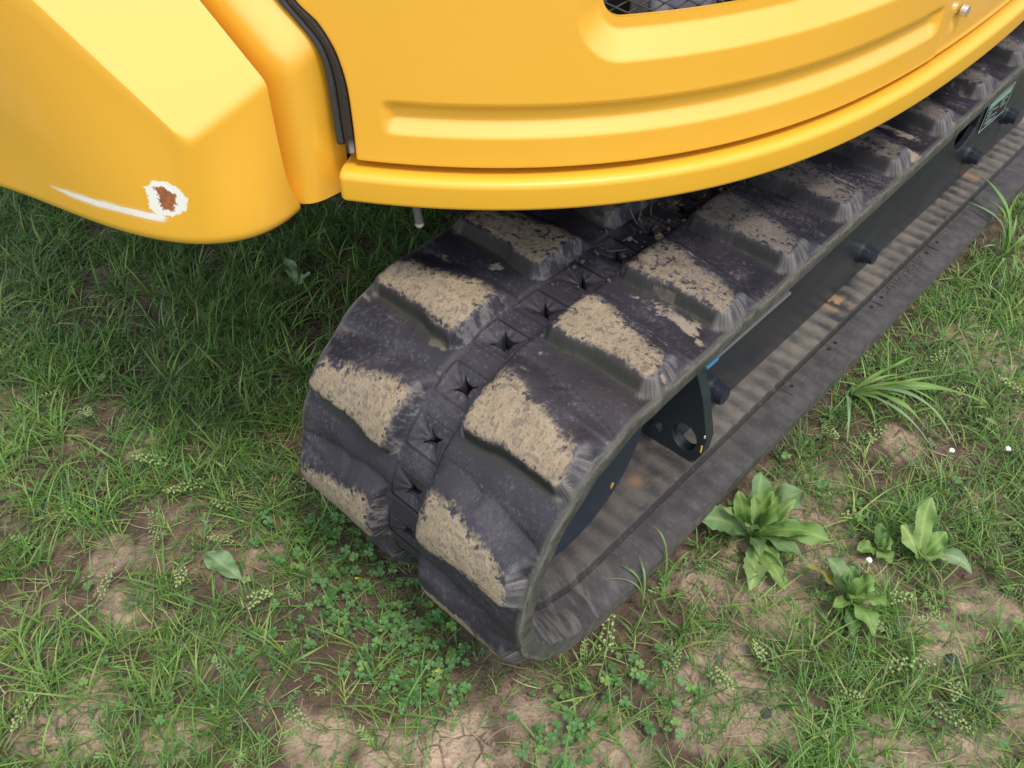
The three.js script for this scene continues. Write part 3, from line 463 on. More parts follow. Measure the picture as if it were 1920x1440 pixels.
  const map = tex(1024, 512, (u, v, i, j) => {
    const x = u * 0.43, y = 0.58 + v * 0.2, n = fbm(x * 400, y * 400, 3) - 0.5, n2 = fbm(x * 1100, y * 1100, 2) - 0.5, sk = fbm(x * 60, y * 900, 3);
    let c = [...YEL]; rg[j * 1024 + i] = 0.36;
    const w = Math.max(ss(inPoly(HALO, x, y) + 0.0012 + n * 0.004 + n2 * 0.001, -0.0016, 0.0004), ss(inPoly(SCR, x, y) + n * 0.0015, -0.0012, 0.0008) * mix(0.75, 1, ss(sk, 0.25, 0.5)), 0.45 * ss(inPoly(SCR, x, y) + (sk - 0.5) * 0.008, -0.004, 0.001));
    c = c.map((q, k) => mix(q, [0.92, 0.91, 0.86][k], w)); rg[j * 1024 + i] = mix(0.36, 0.6, w);
    const r = ss(inPoly(RUST, x, y) + n * 0.006 + n2 * 0.004, -0.0004, 0.0004); const rc = [0.32 + 0.34 * n2 + 0.1 * n, 0.098 + 0.16 * n2, 0.024]; c = c.map((q, k) => mix(q, rc[k], r)); rg[j * 1024 + i] = mix(rg[j * 1024 + i], 0.95, r);
    return c;
  });
  const rough = tex(1024, 512, (u, v, i, j) => { const r = rg[j * 1024 + i]; return [r, r, r]; }, false);
  const m = new THREE.MeshPhysicalMaterial({ color: 0xffffff, map, roughness: 1, roughnessMap: rough, ior: 1.72, clearcoat: 1, clearcoatRoughness: 0.08 });
  const o = mesh('counterweight', g, m, excavator); o.userData.label = 'yellow corner counterweight with a white scrape and a rust spot';
  // recessed corner cover between counterweight and door
  const LP = [[-0.178, -0.300], [-0.167, -0.262], [-0.1585, -0.238], [-0.150, -0.2225], [-0.141, -0.2125], [-0.130, -0.2082], [-0.119, -0.2070], [-0.107, -0.2068], [-0.094, -0.2072], [-0.085, -0.2085]].map((q) => new THREE.Vector3(q[0], 0, q[1]));
  const cv = new THREE.CatmullRomCurve3(LP), D2 = new THREE.Vector3(-0.021, 0.063, -0.050).normalize();
  const g2 = grid(48, 60, (i, j) => { const p = cv.getPoint(i / 48); const back = ss(1 - i / 48, 0.35, 1) * 0.0; const yc = 0.772 + 0.4 * (p.x + 0.145), f = 0.016;
    let X; if (j < 3) { X = p.clone().setY([0.603, 0.6035, 0.606][j]); X.z -= [0.02, 0.004, 0.0][j]; X.x += 0; }
    else if (j <= 24) X = p.clone().setY(mix(0.6065, yc - f, (j - 3) / 21));
    else if (j <= 36) { const t = (j - 24) / 12, c = p.clone().setY(yc), p0 = c.clone().setY(yc - f), p2 = c.clone().addScaledVector(D2, f); X = p0.multiplyScalar((1 - t) * (1 - t)).addScaledVector(c, 2 * t * (1 - t)).addScaledVector(p2, t * t); }
    else X = p.clone().setY(yc).addScaledVector(D2, f + 0.25 * ((j - 36) / 24));
    return [X.x, X.y, X.z]; });
  mesh('corner_cover', g2, paint, excavator);
}
// --- hidden bulk: turntable floor and engine housing that shade the track
{
  const half = [[1.7, 0.02], [1.1, 0.165], [0.9, 0.172], [0.66, 0.17], [0.5, 0.157], [0.3, 0.125], [0.15, 0.06], [0.02, -0.03], [-0.06, -0.13], [-0.09, -0.235], [-0.16, -0.30], [-0.25, -0.285], [-0.31, -0.42], [-0.36, -0.60]];
  const zc = -0.85, out = [...half, ...half.slice().reverse().map(([x, z]) => [x, 2 * zc - z])];
  const slab = (inset, y0, y1) => { const sh = new THREE.Shape(); out.forEach(([x, z], i) => { const cx = 0.7, dx = cx - x, dz = zc - z, l = Math.hypot(dx, dz), q = [x + (dx / l) * inset, -(z + (dz / l) * inset)]; i ? sh.lineTo(...q) : sh.moveTo(...q); }); sh.closePath(); return new THREE.ExtrudeGeometry(sh, { depth: y1 - y0, bevelEnabled: false }).rotateX(-Math.PI / 2).translate(0, y0, 0); };
  mesh('floor_plate', slab(0.012, 0.630, 0.655), deepBlack, excavator);
  mesh('inner_housing', slab(0.17, 0.655, 1.04), deepBlack, excavator);
  mesh('engine_hood', slab(0.06, 1.055, 1.45), paint, excavator);
  const far = track.clone(); far.name = 'rubber_track_001'; far.position.z = -1.87; excavator.add(far);
  mesh('slew_ring', new THREE.CylinderGeometry(0.4, 0.4, 0.2, 48).translate(0.75, 0.53, -0.85), deepBlack, excavator);
  mesh('undercarriage_beam', box(0.7, 0.22, 1.4, 0.75, 0.32, -0.85, 0.02), deepBlack, excavator);
}
// ------------------------------------------------------------------ plants and ground litter
function blade(L, w, az, el, bend, twist = 0, x0 = [0, 0, 0], segs = 5, tipPow = 0.8) { // a ribbon of grass that starts at elevation el and bends over
  const pos = [], idx = []; let p = new THREE.Vector3(...x0), e = el; const st = L / segs;
  for (let k = 0; k <= segs; k++) {
    const t = k / segs, wd = w * 0.5 * Math.pow(Math.max(0, 1 - t), tipPow) * (0.55 + 0.45 * Math.min(1, t * 4)) + 0.00012, a = az + twist * t;
    const d = new THREE.Vector3(Math.cos(e) * Math.cos(a), Math.sin(e), Math.cos(e) * Math.sin(a)), sd = new THREE.Vector3(-Math.sin(a), 0.25 * Math.sin(twist * 3), Math.cos(a)).normalize();
    pos.push(p.x - sd.x * wd, p.y - sd.y * wd, p.z - sd.z * wd, p.x + sd.x * wd, p.y + sd.y * wd, p.z + sd.z * wd);
    if (k < segs) { const q = k * 2; idx.push(q, q + 1, q + 3, q, q + 3, q + 2); }
    p = p.clone().addScaledVector(d, st); e -= bend / segs;
  }
  return fromSoup(pos, idx);
}
const leafM = (r, g, b, rough = 0.62, extra = {}) => new THREE.MeshPhysicalMaterial({ color: C(r, g, b), roughness: rough, transmission: 0.3, thickness: 0, side: THREE.DoubleSide, ...extra });
function instanced(name, geo, m, list, colors, parent) {
  const o = new THREE.InstancedMesh(geo, m, list.length); o.name = name; o.castShadow = o.receiveShadow = true;
  list.forEach((mm, i) => { o.setMatrixAt(i, mm); if (colors) o.setColorAt(i, colors[i]); });
  o.instanceMatrix.needsUpdate = true; if (o.instanceColor) o.instanceColor.needsUpdate = true; parent.add(o); return o;
}
const place = (x, y, z, yaw, tiltX, tiltZ, s, sy = s) => new THREE.Matrix4().compose(new THREE.Vector3(x, y, z), new THREE.Quaternion().setFromEuler(new THREE.Euler(tiltX, yaw, tiltZ, 'YXZ')), new THREE.Vector3(s, sy, s));
const underTrack = (x, z, m = 0) => x > -0.1 && x < 2 && Math.abs(z) < 0.205 + m;
const nearFront = (x, z) => x > -0.26 && x <= -0.1 && Math.abs(z) < 0.22;
function mass(name, label, category) { const o = new THREE.Group(); o.name = name; scene.add(o); o.userData = { label, category, kind: 'stuff' }; return o; }
const tuft = (x, z) => 0.26 + 0.95 * ss(fbm(x * 9 + 21, z * 9 + 4, 3), 0.36, 0.58);
{
  const grass = mass('grass', 'short creeping green lawn grass covering the ground round the excavator', 'grass');
  const shoots = [];
  for (let v = 0; v < 9; v++) { // creeping shoots: a lying stem with blades set alternately along it
    const parts = [], n = 4 + (v % 4), stemL = rr(0.02, 0.055), sel = rr(0.15, 1.0);
    parts.push(blade(stemL, 0.0016, 0, sel, rr(0, 0.5), 0, [0, 0, 0], 3, 0.3));
    for (let k = 0; k < n; k++) { const t = (k + 0.6) / n, b = [stemL * t * Math.cos(sel * 0.9), stemL * t * Math.sin(sel * 0.85), 0]; parts.push(blade(rr(0.018, 0.055), rr(0.0013, 0.0027), (k % 2 ? 1 : -1) * rr(0.25, 1.1) + rr(-0.3, 0.3), rr(0.25, 1.15), rr(0.2, 1.3), rr(-0.5, 0.5), b)); }
    shoots.push(mergeGeometries(parts));
  }
  const long = [];
  for (let v = 0; v < 4; v++) { const parts = []; const n = 3 + v; for (let k = 0; k < n; k++) parts.push(blade(rr(0.05, 0.10), rr(0.0024, 0.0040), rr(0, 6.28), rr(0.5, 1.25), rr(0.6, 1.7), rr(-0.4, 0.4), [0, 0, 0], 7)); long.push(mergeGeometries(parts)); }
  const GM = leafM(1, 1, 1, 0.55);
  const green = (x, z) => { const n = fbm(x * 5 + 60, z * 5, 3), q = rnd(); let c = q < 0.42 ? [0.102, 0.235, 0.038] : q < 0.70 ? [0.162, 0.310, 0.048] : q < 0.84 ? [0.076, 0.178, 0.052] : [0.25, 0.34, 0.09]; const k = rr(0.75, 1.25) * (0.85 + 0.35 * n); return C(c[0] * k, c[1] * k, c[2] * k); };
  const lists = shoots.map(() => [[], []]), llists = long.map(() => [[], []]);
  let n = 0, guard = 0;
  while (n < 38000 && guard++ < 300000) {
    const x = rr(-1.25, 2.1), z = rr(-1.9, 1.25); if (underTrack(x, z)) continue;
    if (rnd() > (1 - 0.74 * bare(x, z)) * tuft(x, z)) continue; n++;
    const s = rr(0.65, 1.15) * (nearFront(x, z) ? 0.5 : 1), k = Math.floor(rnd() * shoots.length);
    lists[k][0].push(place(x, groundY(x, z) - 0.001, z, rr(0, 6.28), rr(-0.35, 0.35), rr(-0.35, 0.35), s)); lists[k][1].push(green(x, z));
    const shade = ss(-z + 0.35 * x, 0.15, 0.6); // lusher where the machine shades the ground
    if (rnd() < 0.10 + 0.22 * shade) { const q = Math.floor(rnd() * long.length); llists[q][0].push(place(x, groundY(x, z), z, rr(0, 6.28), rr(-0.3, 0.3), rr(-0.3, 0.3), rr(0.7, 1.25) * (nearFront(x, z) ? 0.4 : 1))); llists[q][1].push(green(x, z)); }
  }
  for (let q = 0; q < 42000; q++) { const a = rr(0, 6.28), r = 1.5 + 5.5 * Math.pow(rnd(), 1.5), x = 0.3 + r * Math.cos(a), z = -0.2 + r * Math.sin(a); if (x > -1.25 && x < 2.1 && z > -1.9 && z < 1.25) continue; const k = Math.floor(rnd() * shoots.length); lists[k][0].push(place(x, groundY(x, z), z, rr(0, 6.28), rr(-0.3, 0.3), rr(-0.3, 0.3), rr(0.8, 1.1) * (1 + 0.25 * Math.max(0, r - 2)))); lists[k][1].push(green(x, z)); }
  shoots.forEach((g, k) => instanced('creeping_shoots', g, GM, lists[k][0], lists[k][1], grass));
  long.forEach((g, k) => instanced('long_blades', g, GM, llists[k][0], llists[k][1], grass));

  const straw = mass('dry_straw', 'dry tan grass stems and dead blades lying on the soil', 'dry grass');
  const sg = []; for (let v = 0; v < 5; v++) sg.push(blade(rr(0.025, 0.06), rr(0.0006, 0.0017), 0, rr(0, 0.35), rr(-0.2, 0.8), rr(-1, 1), [0, 0.001, 0], 5, 0.4));
  const sl = sg.map(() => [[], []]);
  for (let q = 0; q < 14000;) { const x = rr(-1.2, 2), z = rr(-1.8, 1.2); if (underTrack(x, z)) { continue; } if (rnd() > 0.35 + 0.65 * fbm(x * 11, z * 11 + 5, 3)) { continue; } q++; const k = q % 5, c = rnd() < 0.6 ? [0.30, 0.235, 0.15] : rnd() < 0.5 ? [0.19, 0.14, 0.085] : [0.42, 0.36, 0.25], f = rr(0.6, 1.1); sl[k][0].push(place(x, groundY(x, z) + rr(0, 0.006), z, rr(0, 6.28), rr(-0.15, 0.15), rr(-0.25, 0.25), rr(0.5, 1.15))); sl[k][1].push(C(c[0] * f, c[1] * f, c[2] * f)); }
  sg.forEach((g, k) => instanced('dead_blades', g, mat(0xffffff, 0.85, { side: THREE.DoubleSide }), sl[k][0], sl[k][1], straw));

  const crumbs = mass('soil_crumbs', 'small crumbs and clods of brown soil between the grass', 'soil');
  const cg = new THREE.IcosahedronGeometry(0.003, 1); { const p = cg.attributes.position; for (let i = 0; i < p.count; i++) { const k = 0.75 + 0.5 * vn(p.getX(i) * 900 + 9, p.getY(i) * 900 + p.getZ(i) * 500); p.setXYZ(i, p.getX(i) * k, p.getY(i) * k * 0.7, p.getZ(i) * k); } }
  const cl = [], cc = []; for (let q = 0; q < 7000; q++) { const x = rr(-1.1, 1.8), z = rr(-1.5, 1.1); if (underTrack(x, z)) continue; const b = bare(x, z), f = rr(0.7, 1.1); cl.push(place(x, groundY(x, z) + 0.0005, z, rr(0, 6), rr(0, 3), rr(0, 3), Math.pow(rnd(), 2.2) * 1.5 + 0.25)); const c = mix(0.3, 1, b) * f; cc.push(C(0.34 * c, 0.24 * c, 0.165 * c)); }
  instanced('crumbs', cg, mat(0xffffff, 0.97), cl, cc, crumbs);

  // little broad-leaved seedlings and sprigs mixed into the turf
  const sprigs = mass('tiny_weeds', 'tiny pale green sprigs of small-leaved weeds among the grass', 'weeds');
  const pg = []; for (let v = 0; v < 4; v++) { const parts = []; const L = rr(0.025, 0.05); parts.push(blade(L, 0.0009, 0, 0.5, 0.6, 0, [0, 0, 0], 4, 0.1)); for (let k = 0; k < 12; k++) { const t = k / 12; parts.push(blade(rr(0.005, 0.010), rr(0.002, 0.0036), (k % 2 ? 1.1 : -1.1) + rr(-0.5, 0.5), rr(-0.1, 0.9), rr(0, 0.8), 0, [L * t * 0.85, L * 0.4 * t + 0.002, 0], 3, 0.45)); } pg.push(mergeGeometries(parts)); }
  const pl = pg.map(() => [[], []]);
  for (let q = 0; q < 3600;) { const x = rr(-1.1, 1.9), z = rr(-1.6, 1.15); if (underTrack(x, z)) continue; if (rnd() > 0.2 + 0.9 * ss(fbm(x * 6 + 80, z * 6 + 33, 3), 0.45, 0.6)) continue; q++; const k = q % 4, f = rr(0.7, 1.15); pl[k][0].push(place(x, groundY(x, z), z, rr(0, 6.28), rr(-0.3, 0.3), rr(-0.3, 0.3), rr(0.6, 1.2) * (nearFront(x, z) ? 0.5 : 1))); pl[k][1].push(rnd() < 0.5 ? C(0.23 * f, 0.35 * f, 0.12 * f) : C(0.12 * f, 0.25 * f, 0.065 * f)); }
  pg.forEach((g, k) => instanced('sprigs', g, leafM(1, 1, 1, 0.65), pl[k][0], pl[k][1], sprigs));

  // three-leaved clover
  const clover = mass('clover_patch', 'dark green three-leaved clover crowding the ground in front of the track', 'clover');
  const lf = (az, w, el) => { const parts = []; const n = 9, pos = [0, 0, 0], idx = []; for (let k = 0; k <= n; k++) { const t = k / n, a = mix(-0.95, 0.95, t), r = 0.0105 * (0.72 + 0.28 * Math.cos(a * 1.9)) * (1 - 0.30 * Math.exp(-Math.pow(a / 0.2, 2))); const x = r * Math.cos(a * w), z = r * Math.sin(a * w), y = Math.abs(Math.sin(a)) * 0.0022 + x * Math.tan(el); pos.push(x * Math.cos(az) - z * Math.sin(az), y, x * Math.sin(az) + z * Math.cos(az)); if (k < n) idx.push(0, k + 2, k + 1); } return fromSoup(pos, idx); };
  const cgs = []; for (let v = 0; v < 3; v++) { const H = rr(0.02, 0.035), hd = [0, 1, 2].map((q) => lf(q * 2.094 + rr(-0.15, 0.15), rr(0.85, 1.0), rr(-0.25, 0.15)).translate(0, H, 0)); const st = blade(H * 1.02, 0.0011, 0, 1.5, 0.0, 0, [0, 0, 0], 2, 0.05); cgs.push(mergeGeometries([...hd, st])); }
  const spots = [[-0.209, -0.27, 0.07], [-0.20, -0.19, 0.07], [-0.245, -0.14, 0.08], [-0.22, -0.07, 0.075], [-0.245, 0.02, 0.06], [-0.27, 0.07, 0.045], [-0.2, 0.02, 0.05], [-0.30, -0.10, 0.06], [-0.19, 0.245, 0.05], [-0.06, 0.30, 0.05]];
  const cls = cgs.map(() => [[], []]);
  const put = (x, z) => { if (underTrack(x, z) || (x > -0.16 && Math.abs(z) < 0.21)) return; const k = Math.floor(rnd() * 3), f = rr(0.75, 1.25); cls[k][0].push(place(x, groundY(x, z) - 0.003, z, rr(0, 6.28), rr(-0.3, 0.3), rr(-0.3, 0.3), rr(0.5, 0.95))); cls[k][1].push(rnd() < 0.85 ? C(0.085 * f, 0.215 * f, 0.055 * f) : C(0.16 * f, 0.30 * f, 0.065 * f)); };
  for (const [x, z, r] of spots) for (let q = 0; q < 40; q++) { const a = rr(0, 6.28), d = r * Math.pow(rnd(), 0.6) * 1.35; put(x + d * Math.cos(a), z + d * Math.sin(a)); }
  for (let q = 0; q < 260; q++) { const x = rr(-0.6, 1.3), z = rr(-0.6, 0.9); if (fbm(x * 5, z * 5 + 70, 2) > 0.56) put(x, z); }
  cgs.forEach((g, k) => instanced('clover_leaves', g, leafM(1, 1, 1, 0.6), cls[k][0], cls[k][1], clover));
}
// broad leaves: a curved, folded, toothed sheet from base to tip
function leafGeo(b, t, width, arch = 0.02, serr = 0.1, roll = 0, profile = 'ob', fold = 0.2, wav = 0.34, lift = 0) {
  const B = new THREE.Vector3(...b), T = new THREE.Vector3(...t), M = B.clone().lerp(T, 0.5); M.y += arch; if (lift) M.set(B.x, Math.max(T.y + 0.02, lift), B.z); else { const bl = B.distanceTo(T), lat = new THREE.Vector3(-(T.z - B.z), 0, T.x - B.x).normalize(); M.addScaledVector(lat, bl * rr(-0.16, 0.16)); } const n = profile === 'grass' ? 22 : 30, m = 8;
  const at = (s) => B.clone().multiplyScalar((1 - s) * (1 - s)).addScaledVector(M, 2 * s * (1 - s)).addScaledVector(T, s * s);
  const pos = [], idx = [], col = [], sd0 = rnd() * 9;
  for (let i = 0; i <= n; i++) {
    const s = i / n, c = at(s), d = at(Math.min(1, s + 0.02)).sub(at(Math.max(0, s - 0.02))).normalize(); let sv = new THREE.Vector3(-d.z, 0, d.x).normalize(); sv.applyAxisAngle(d, roll); const up = sv.clone().cross(d).normalize(); if (up.y < 0) up.negate();
    let w = profile === 'grass' ? Math.pow(1 - s, 0.7) * (0.45 + 0.55 * Math.min(1, s * 3)) : Math.pow(Math.sin(Math.PI * Math.pow(s, profile === 'lance' ? 0.85 : 1.25)), 0.85) * (1 + 0.10 * Math.sin(s * 11 + sd0)) + 0.10 * (1 - s) + 0.01;
    w *= width * 0.5; const tooth = serr * (((s * 9 + sd0) % 1) - 0.3) * (profile === 'grass' ? 0 : 1);
    for (let j = 0; j <= m; j++) { const q = (j / m) * 2 - 1, ww = w * q * (1 + (Math.abs(q) > 0.7 ? tooth : 0)); const p = c.clone().addScaledVector(sv, ww).addScaledVector(up, Math.abs(ww) * fold + w * wav * Math.sin(s * 13 + sd0 + q * 2) * Math.abs(q)); pos.push(p.x, p.y, p.z);
      const vein = Math.max(Math.exp(-Math.pow(q / 0.09, 2)) * 0.8, (profile === 'grass' ? 0 : 0.22) * Math.exp(-Math.pow((((s * 7 - Math.abs(q) * 0.9 + 10) % 1) - 0.5) / 0.1, 2))), k = 0.93 + 0.14 * hash(i, j) ; col.push(k + vein * 0.9, k + vein * 0.45, k + vein * 0.6);
      if (i < n && j < m) { const a = i * (m + 1) + j; idx.push(a, a + 1, a + m + 2, a, a + m + 2, a + m + 1); } }
  }
  const g = fromSoup(pos, idx); g.setAttribute('color', new THREE.Float32BufferAttribute(col, 3)); return g;
}
const LF = { blue: leafM(0.15, 0.265, 0.10, 0.6, { vertexColors: true }), mid: leafM(0.16, 0.30, 0.065, 0.6, { vertexColors: true }), pale: leafM(0.23, 0.37, 0.11, 0.6, { vertexColors: true }), yellow: leafM(0.27, 0.26, 0.035, 0.6, { vertexColors: true }), dark: leafM(0.085, 0.19, 0.045, 0.6, { vertexColors: true }), grass: leafM(0.15, 0.30, 0.055, 0.55, { vertexColors: true }), silver: leafM(0.19, 0.32, 0.15, 0.6, { vertexColors: true }) };
function weed(name, label, category, base, leaves, profile) {
  const t = thing(name, label, category, base);
  for (const [tx, ty, tz, w, arch, serr, roll, mm, bx = 0, by = 0, bz = 0] of leaves) mesh(profile === 'grass' ? 'blade' : 'leaf', leafGeo([bx, by, bz], [tx - base[0], ty - base[1], tz - base[2]], w, arch, serr, roll, profile, 0.2, 0.34, profile === 'grass' && tz < 0.203 ? 0.105 : 0), LF[mm], t);
  return t;
}
weed('broadleaf_weed', 'large leafy green weed with toothed leaves growing beside the track edge', 'weed', [0.261, 0.005, 0.262], [
  [0.199, 0.05, 0.194, 0.042, 0.02, 0.16, -0.35, 'blue'], [0.330, 0.075, 0.222, 0.040, 0.03, 0.12, 0.5, 'blue'], [0.352, 0.065, 0.290, 0.048, 0.03, 0.14, -0.2, 'blue'], [0.305, 0.05, 0.365, 0.040, 0.035, 0.12, 0.2, 'mid'], [0.258, 0.035, 0.362, 0.028, 0.04, 0.14, -0.4, 'blue'],
  [0.170, 0.012, 0.316, 0.032, 0.03, 0.2, 0.1, 'pale'], [0.209, 0.012, 0.357, 0.026, 0.04, 0.18, 0.3, 'mid'], [0.206, 0.05, 0.303, 0.020, 0.03, 0.1, 0.2, 'blue'], [0.268, 0.10, 0.285, 0.030, 0.02, 0.1, 0.2, 'mid'], [0.268, 0.08, 0.218, 0.028, 0.02, 0.1, -0.5, 'mid'], [0.240, 0.10, 0.312, 0.026, 0.02, 0.1, -0.1, 'mid'], [0.205, 0.095, 0.268, 0.022, 0.03, 0.1, 0.3, 'pale'], [0.30, 0.085, 0.262, 0.03, 0.03, 0.1, 0.1, 'mid'], [0.238, 0.06, 0.21, 0.022, 0.03, 0.2, 0.5, 'pale'], [0.228, 0.03, 0.335, 0.02, 0.03, 0.2, -0.5, 'pale'], [0.335, 0.05, 0.262, 0.026, 0.04, 0.2, -0.4, 'pale'], [0.29, 0.11, 0.30, 0.02, 0.03, 0.2, 0.6, 'pale'], [0.25, 0.115, 0.25, 0.02, 0.02, 0.2, -0.6, 'pale'], [0.285, 0.07, 0.345, 0.02, 0.03, 0.15, 0.6, 'mid'], [0.315, 0.04, 0.33, 0.03, 0.03, 0.12, 0.1, 'dark']], 'ob');
weed('broadleaf_weed', 'light green weed with one tall upright leaf and a long curling leaf', 'weed', [0.409, 0.004, 0.480], [
  [0.442, 0.105, 0.448, 0.036, 0.006, 0.05, 0.2, 'pale'], [0.401, 0.06, 0.433, 0.032, 0.02, 0.05, -0.3, 'pale'], [0.446, 0.05, 0.490, 0.026, 0.015, 0.05, 0.3, 'mid'], [0.424, 0.02, 0.550, 0.020, 0.05, 0.12, 0.5, 'silver'], [0.40, 0.045, 0.51, 0.022, 0.02, 0.05, 0, 'pale']], 'ob');
weed('broadleaf_weed', 'small low rosette of rounded leaves left of the tall upright leaf', 'weed', [0.379, 0.004, 0.423], [
  [0.344, 0.02, 0.400, 0.026, 0.012, 0.05, 0, 'mid'], [0.386, 0.03, 0.437, 0.024, 0.012, 0.05, 0.2, 'mid'], [0.358, 0.02, 0.451, 0.024, 0.012, 0.05, 0, 'mid'], [0.392, 0.05, 0.408, 0.020, 0.015, 0.05, 0.2, 'dark'], [0.405, 0.03, 0.415, 0.018, 0.012, 0.05, 0, 'dark']], 'ob');
weed('broadleaf_weed', 'leafy weed with one yellowing brown leaf and small white flower above', 'weed', [0.262, 0.004, 0.432], [
  [0.236, 0.055, 0.362, 0.024, 0.02, 0.06, 0.4, 'yellow'], [0.262, 0.065, 0.382, 0.030, 0.02, 0.08, -0.3, 'blue'], [0.284, 0.055, 0.452, 0.030, 0.02, 0.08, 0.2, 'mid'], [0.262, 0.045, 0.482, 0.026, 0.02, 0.08, 0, 'mid'], [0.222, 0.02, 0.492, 0.028, 0.03, 0.08, -0.2, 'mid'], [0.207, 0.045, 0.426, 0.020, 0.02, 0.06, 0, 'mid'], [0.205, 0.012, 0.467, 0.022, 0.02, 0.06, 0.1, 'dark'], [0.248, 0.085, 0.417, 0.024, 0.01, 0.06, 0, 'mid'], [0.29, 0.05, 0.415, 0.024, 0.02, 0.06, 0, 'dark'], [0.24, 0.06, 0.455, 0.02, 0.02, 0.06, 0, 'pale']], 'ob');
weed('plantain_leaf', 'single pale oval leaf lying flat in the grass left of the track', 'leaf', [-0.344, 0.008, -0.262], [[-0.357, 0.024, -0.330, 0.036, 0.012, 0.08, 0.1, 'silver'], [-0.338, 0.02, -0.24, 0.012, 0.006, 0.05, 0, 'pale']], 'ob');
weed('seedling', 'two-leaved grey green seedling in the shade under the body', 'seedling', [0.151, 0.01, -0.773], [[0.168, 0.05, -0.824, 0.024, 0.008, 0.02, 0, 'silver'], [0.178, 0.045, -0.750, 0.02, 0.008, 0.02, 0, 'silver']], 'ob');
weed('coarse_grass_tuft', 'sprawling tuft of wide grass blades arching out from the track edge', 'grass tuft', [0.660, 0.006, 0.216], [
  [0.806, 0.018, 0.418, 0.021, 0.06, 0, 0.1, 'grass'], [0.722, 0.035, 0.355, 0.022, 0.06, 0, -0.2, 'mid'], [0.634, 0.008, 0.402, 0.009, 0.10, 0, 0.1, 'silver'], [0.668, 0.008, 0.428, 0.010, 0.11, 0, 0.2, 'silver'], [0.731, 0.07, 0.377, 0.009, 0.05, 0, 0.3, 'mid'], [0.632, 0.04, 0.316, 0.010, 0.04, 0, 0, 'grass'], [0.590, 0.03, 0.304, 0.009, 0.05, 0, 0.2, 'grass'], [0.662, 0.02, 0.370, 0.019, 0.07, 0, 0, 'grass'], [0.541, 0.012, 0.280, 0.010, 0.06, 0, 0, 'silver'], [0.797, 0.05, 0.275, 0.012, 0.05, 0, 0, 'grass'], [0.734, 0.045, 0.276, 0.009, 0.04, 0, 0.3, 'mid'], [0.70, 0.03, 0.32, 0.008, 0.05, 0, 0, 'mid'], [0.83, 0.03, 0.35, 0.009, 0.05, 0, 0, 'grass']], 'grass');
weed('coarse_grass_tuft', 'upright tuft of wide grass blades leaning over the track flange', 'grass tuft', [1.285, 0.006, 0.262], [
  [1.378, 0.13, 0.098, 0.016, 0.05, 0, 0.2, 'grass'], [1.319, 0.105, 0.171, 0.015, 0.04, 0, 0.1, 'grass'], [1.300, 0.09, 0.20, 0.010, 0.04, 0, 0.1, 'mid'], [1.341, 0.09, 0.150, 0.008, 0.05, 0, 0.3, 'silver'], [1.300, 0.092, 0.138, 0.014, 0.05, 0, 0, 'silver'], [1.445, 0.075, 0.212, 0.011, 0.05, 0, 0, 'grass'], [1.348, 0.08, 0.238, 0.010, 0.05, 0, 0, 'grass'], [1.215, 0.05, 0.222, 0.010, 0.05, 0, 0, 'silver'], [1.235, 0.02, 0.30, 0.011, 0.05, 0, 0, 'grass'], [1.16, 0.02, 0.275, 0.010, 0.05, 0, 0, 'mid'], [1.334, 0.045, 0.315, 0.010, 0.05, 0, 0, 'grass'], [1.40, 0.03, 0.29, 0.012, 0.06, 0, 0, 'mid'], [1.28, 0.02, 0.35, 0.010, 0.06, 0, 0, 'grass']], 'grass');
weed('grass_shoot', 'thin green grass shoot rising over the front end of the track flange', 'grass shoot', [0.035, 0.004, 0.214], [[0.030, 0.075, 0.158, 0.005, 0.02, 0, 0, 'grass'], [0.067, 0.075, 0.172, 0.005, 0.02, 0, 0, 'grass'], [-0.009, 0.07, 0.156, 0.004, 0.03, 0, 0, 'silver'], [0.031, 0.04, 0.235, 0.005, 0.02, 0, 0, 'grass'], [0.05, 0.085, 0.19, 0.004, 0.02, 0, 0, 'silver']], 'grass');
weed('grass_shoot', 'tall single grass stem in front of the track flange beside the big weed', 'grass shoot', [0.092, 0.004, 0.213], [[0.100, 0.11, 0.168, 0.0055, 0.02, 0, 0, 'grass'], [0.145, 0.05, 0.222, 0.005, 0.03, 0, 0, 'grass'], [0.06, 0.05, 0.235, 0.005, 0.03, 0, 0, 'mid']], 'grass');
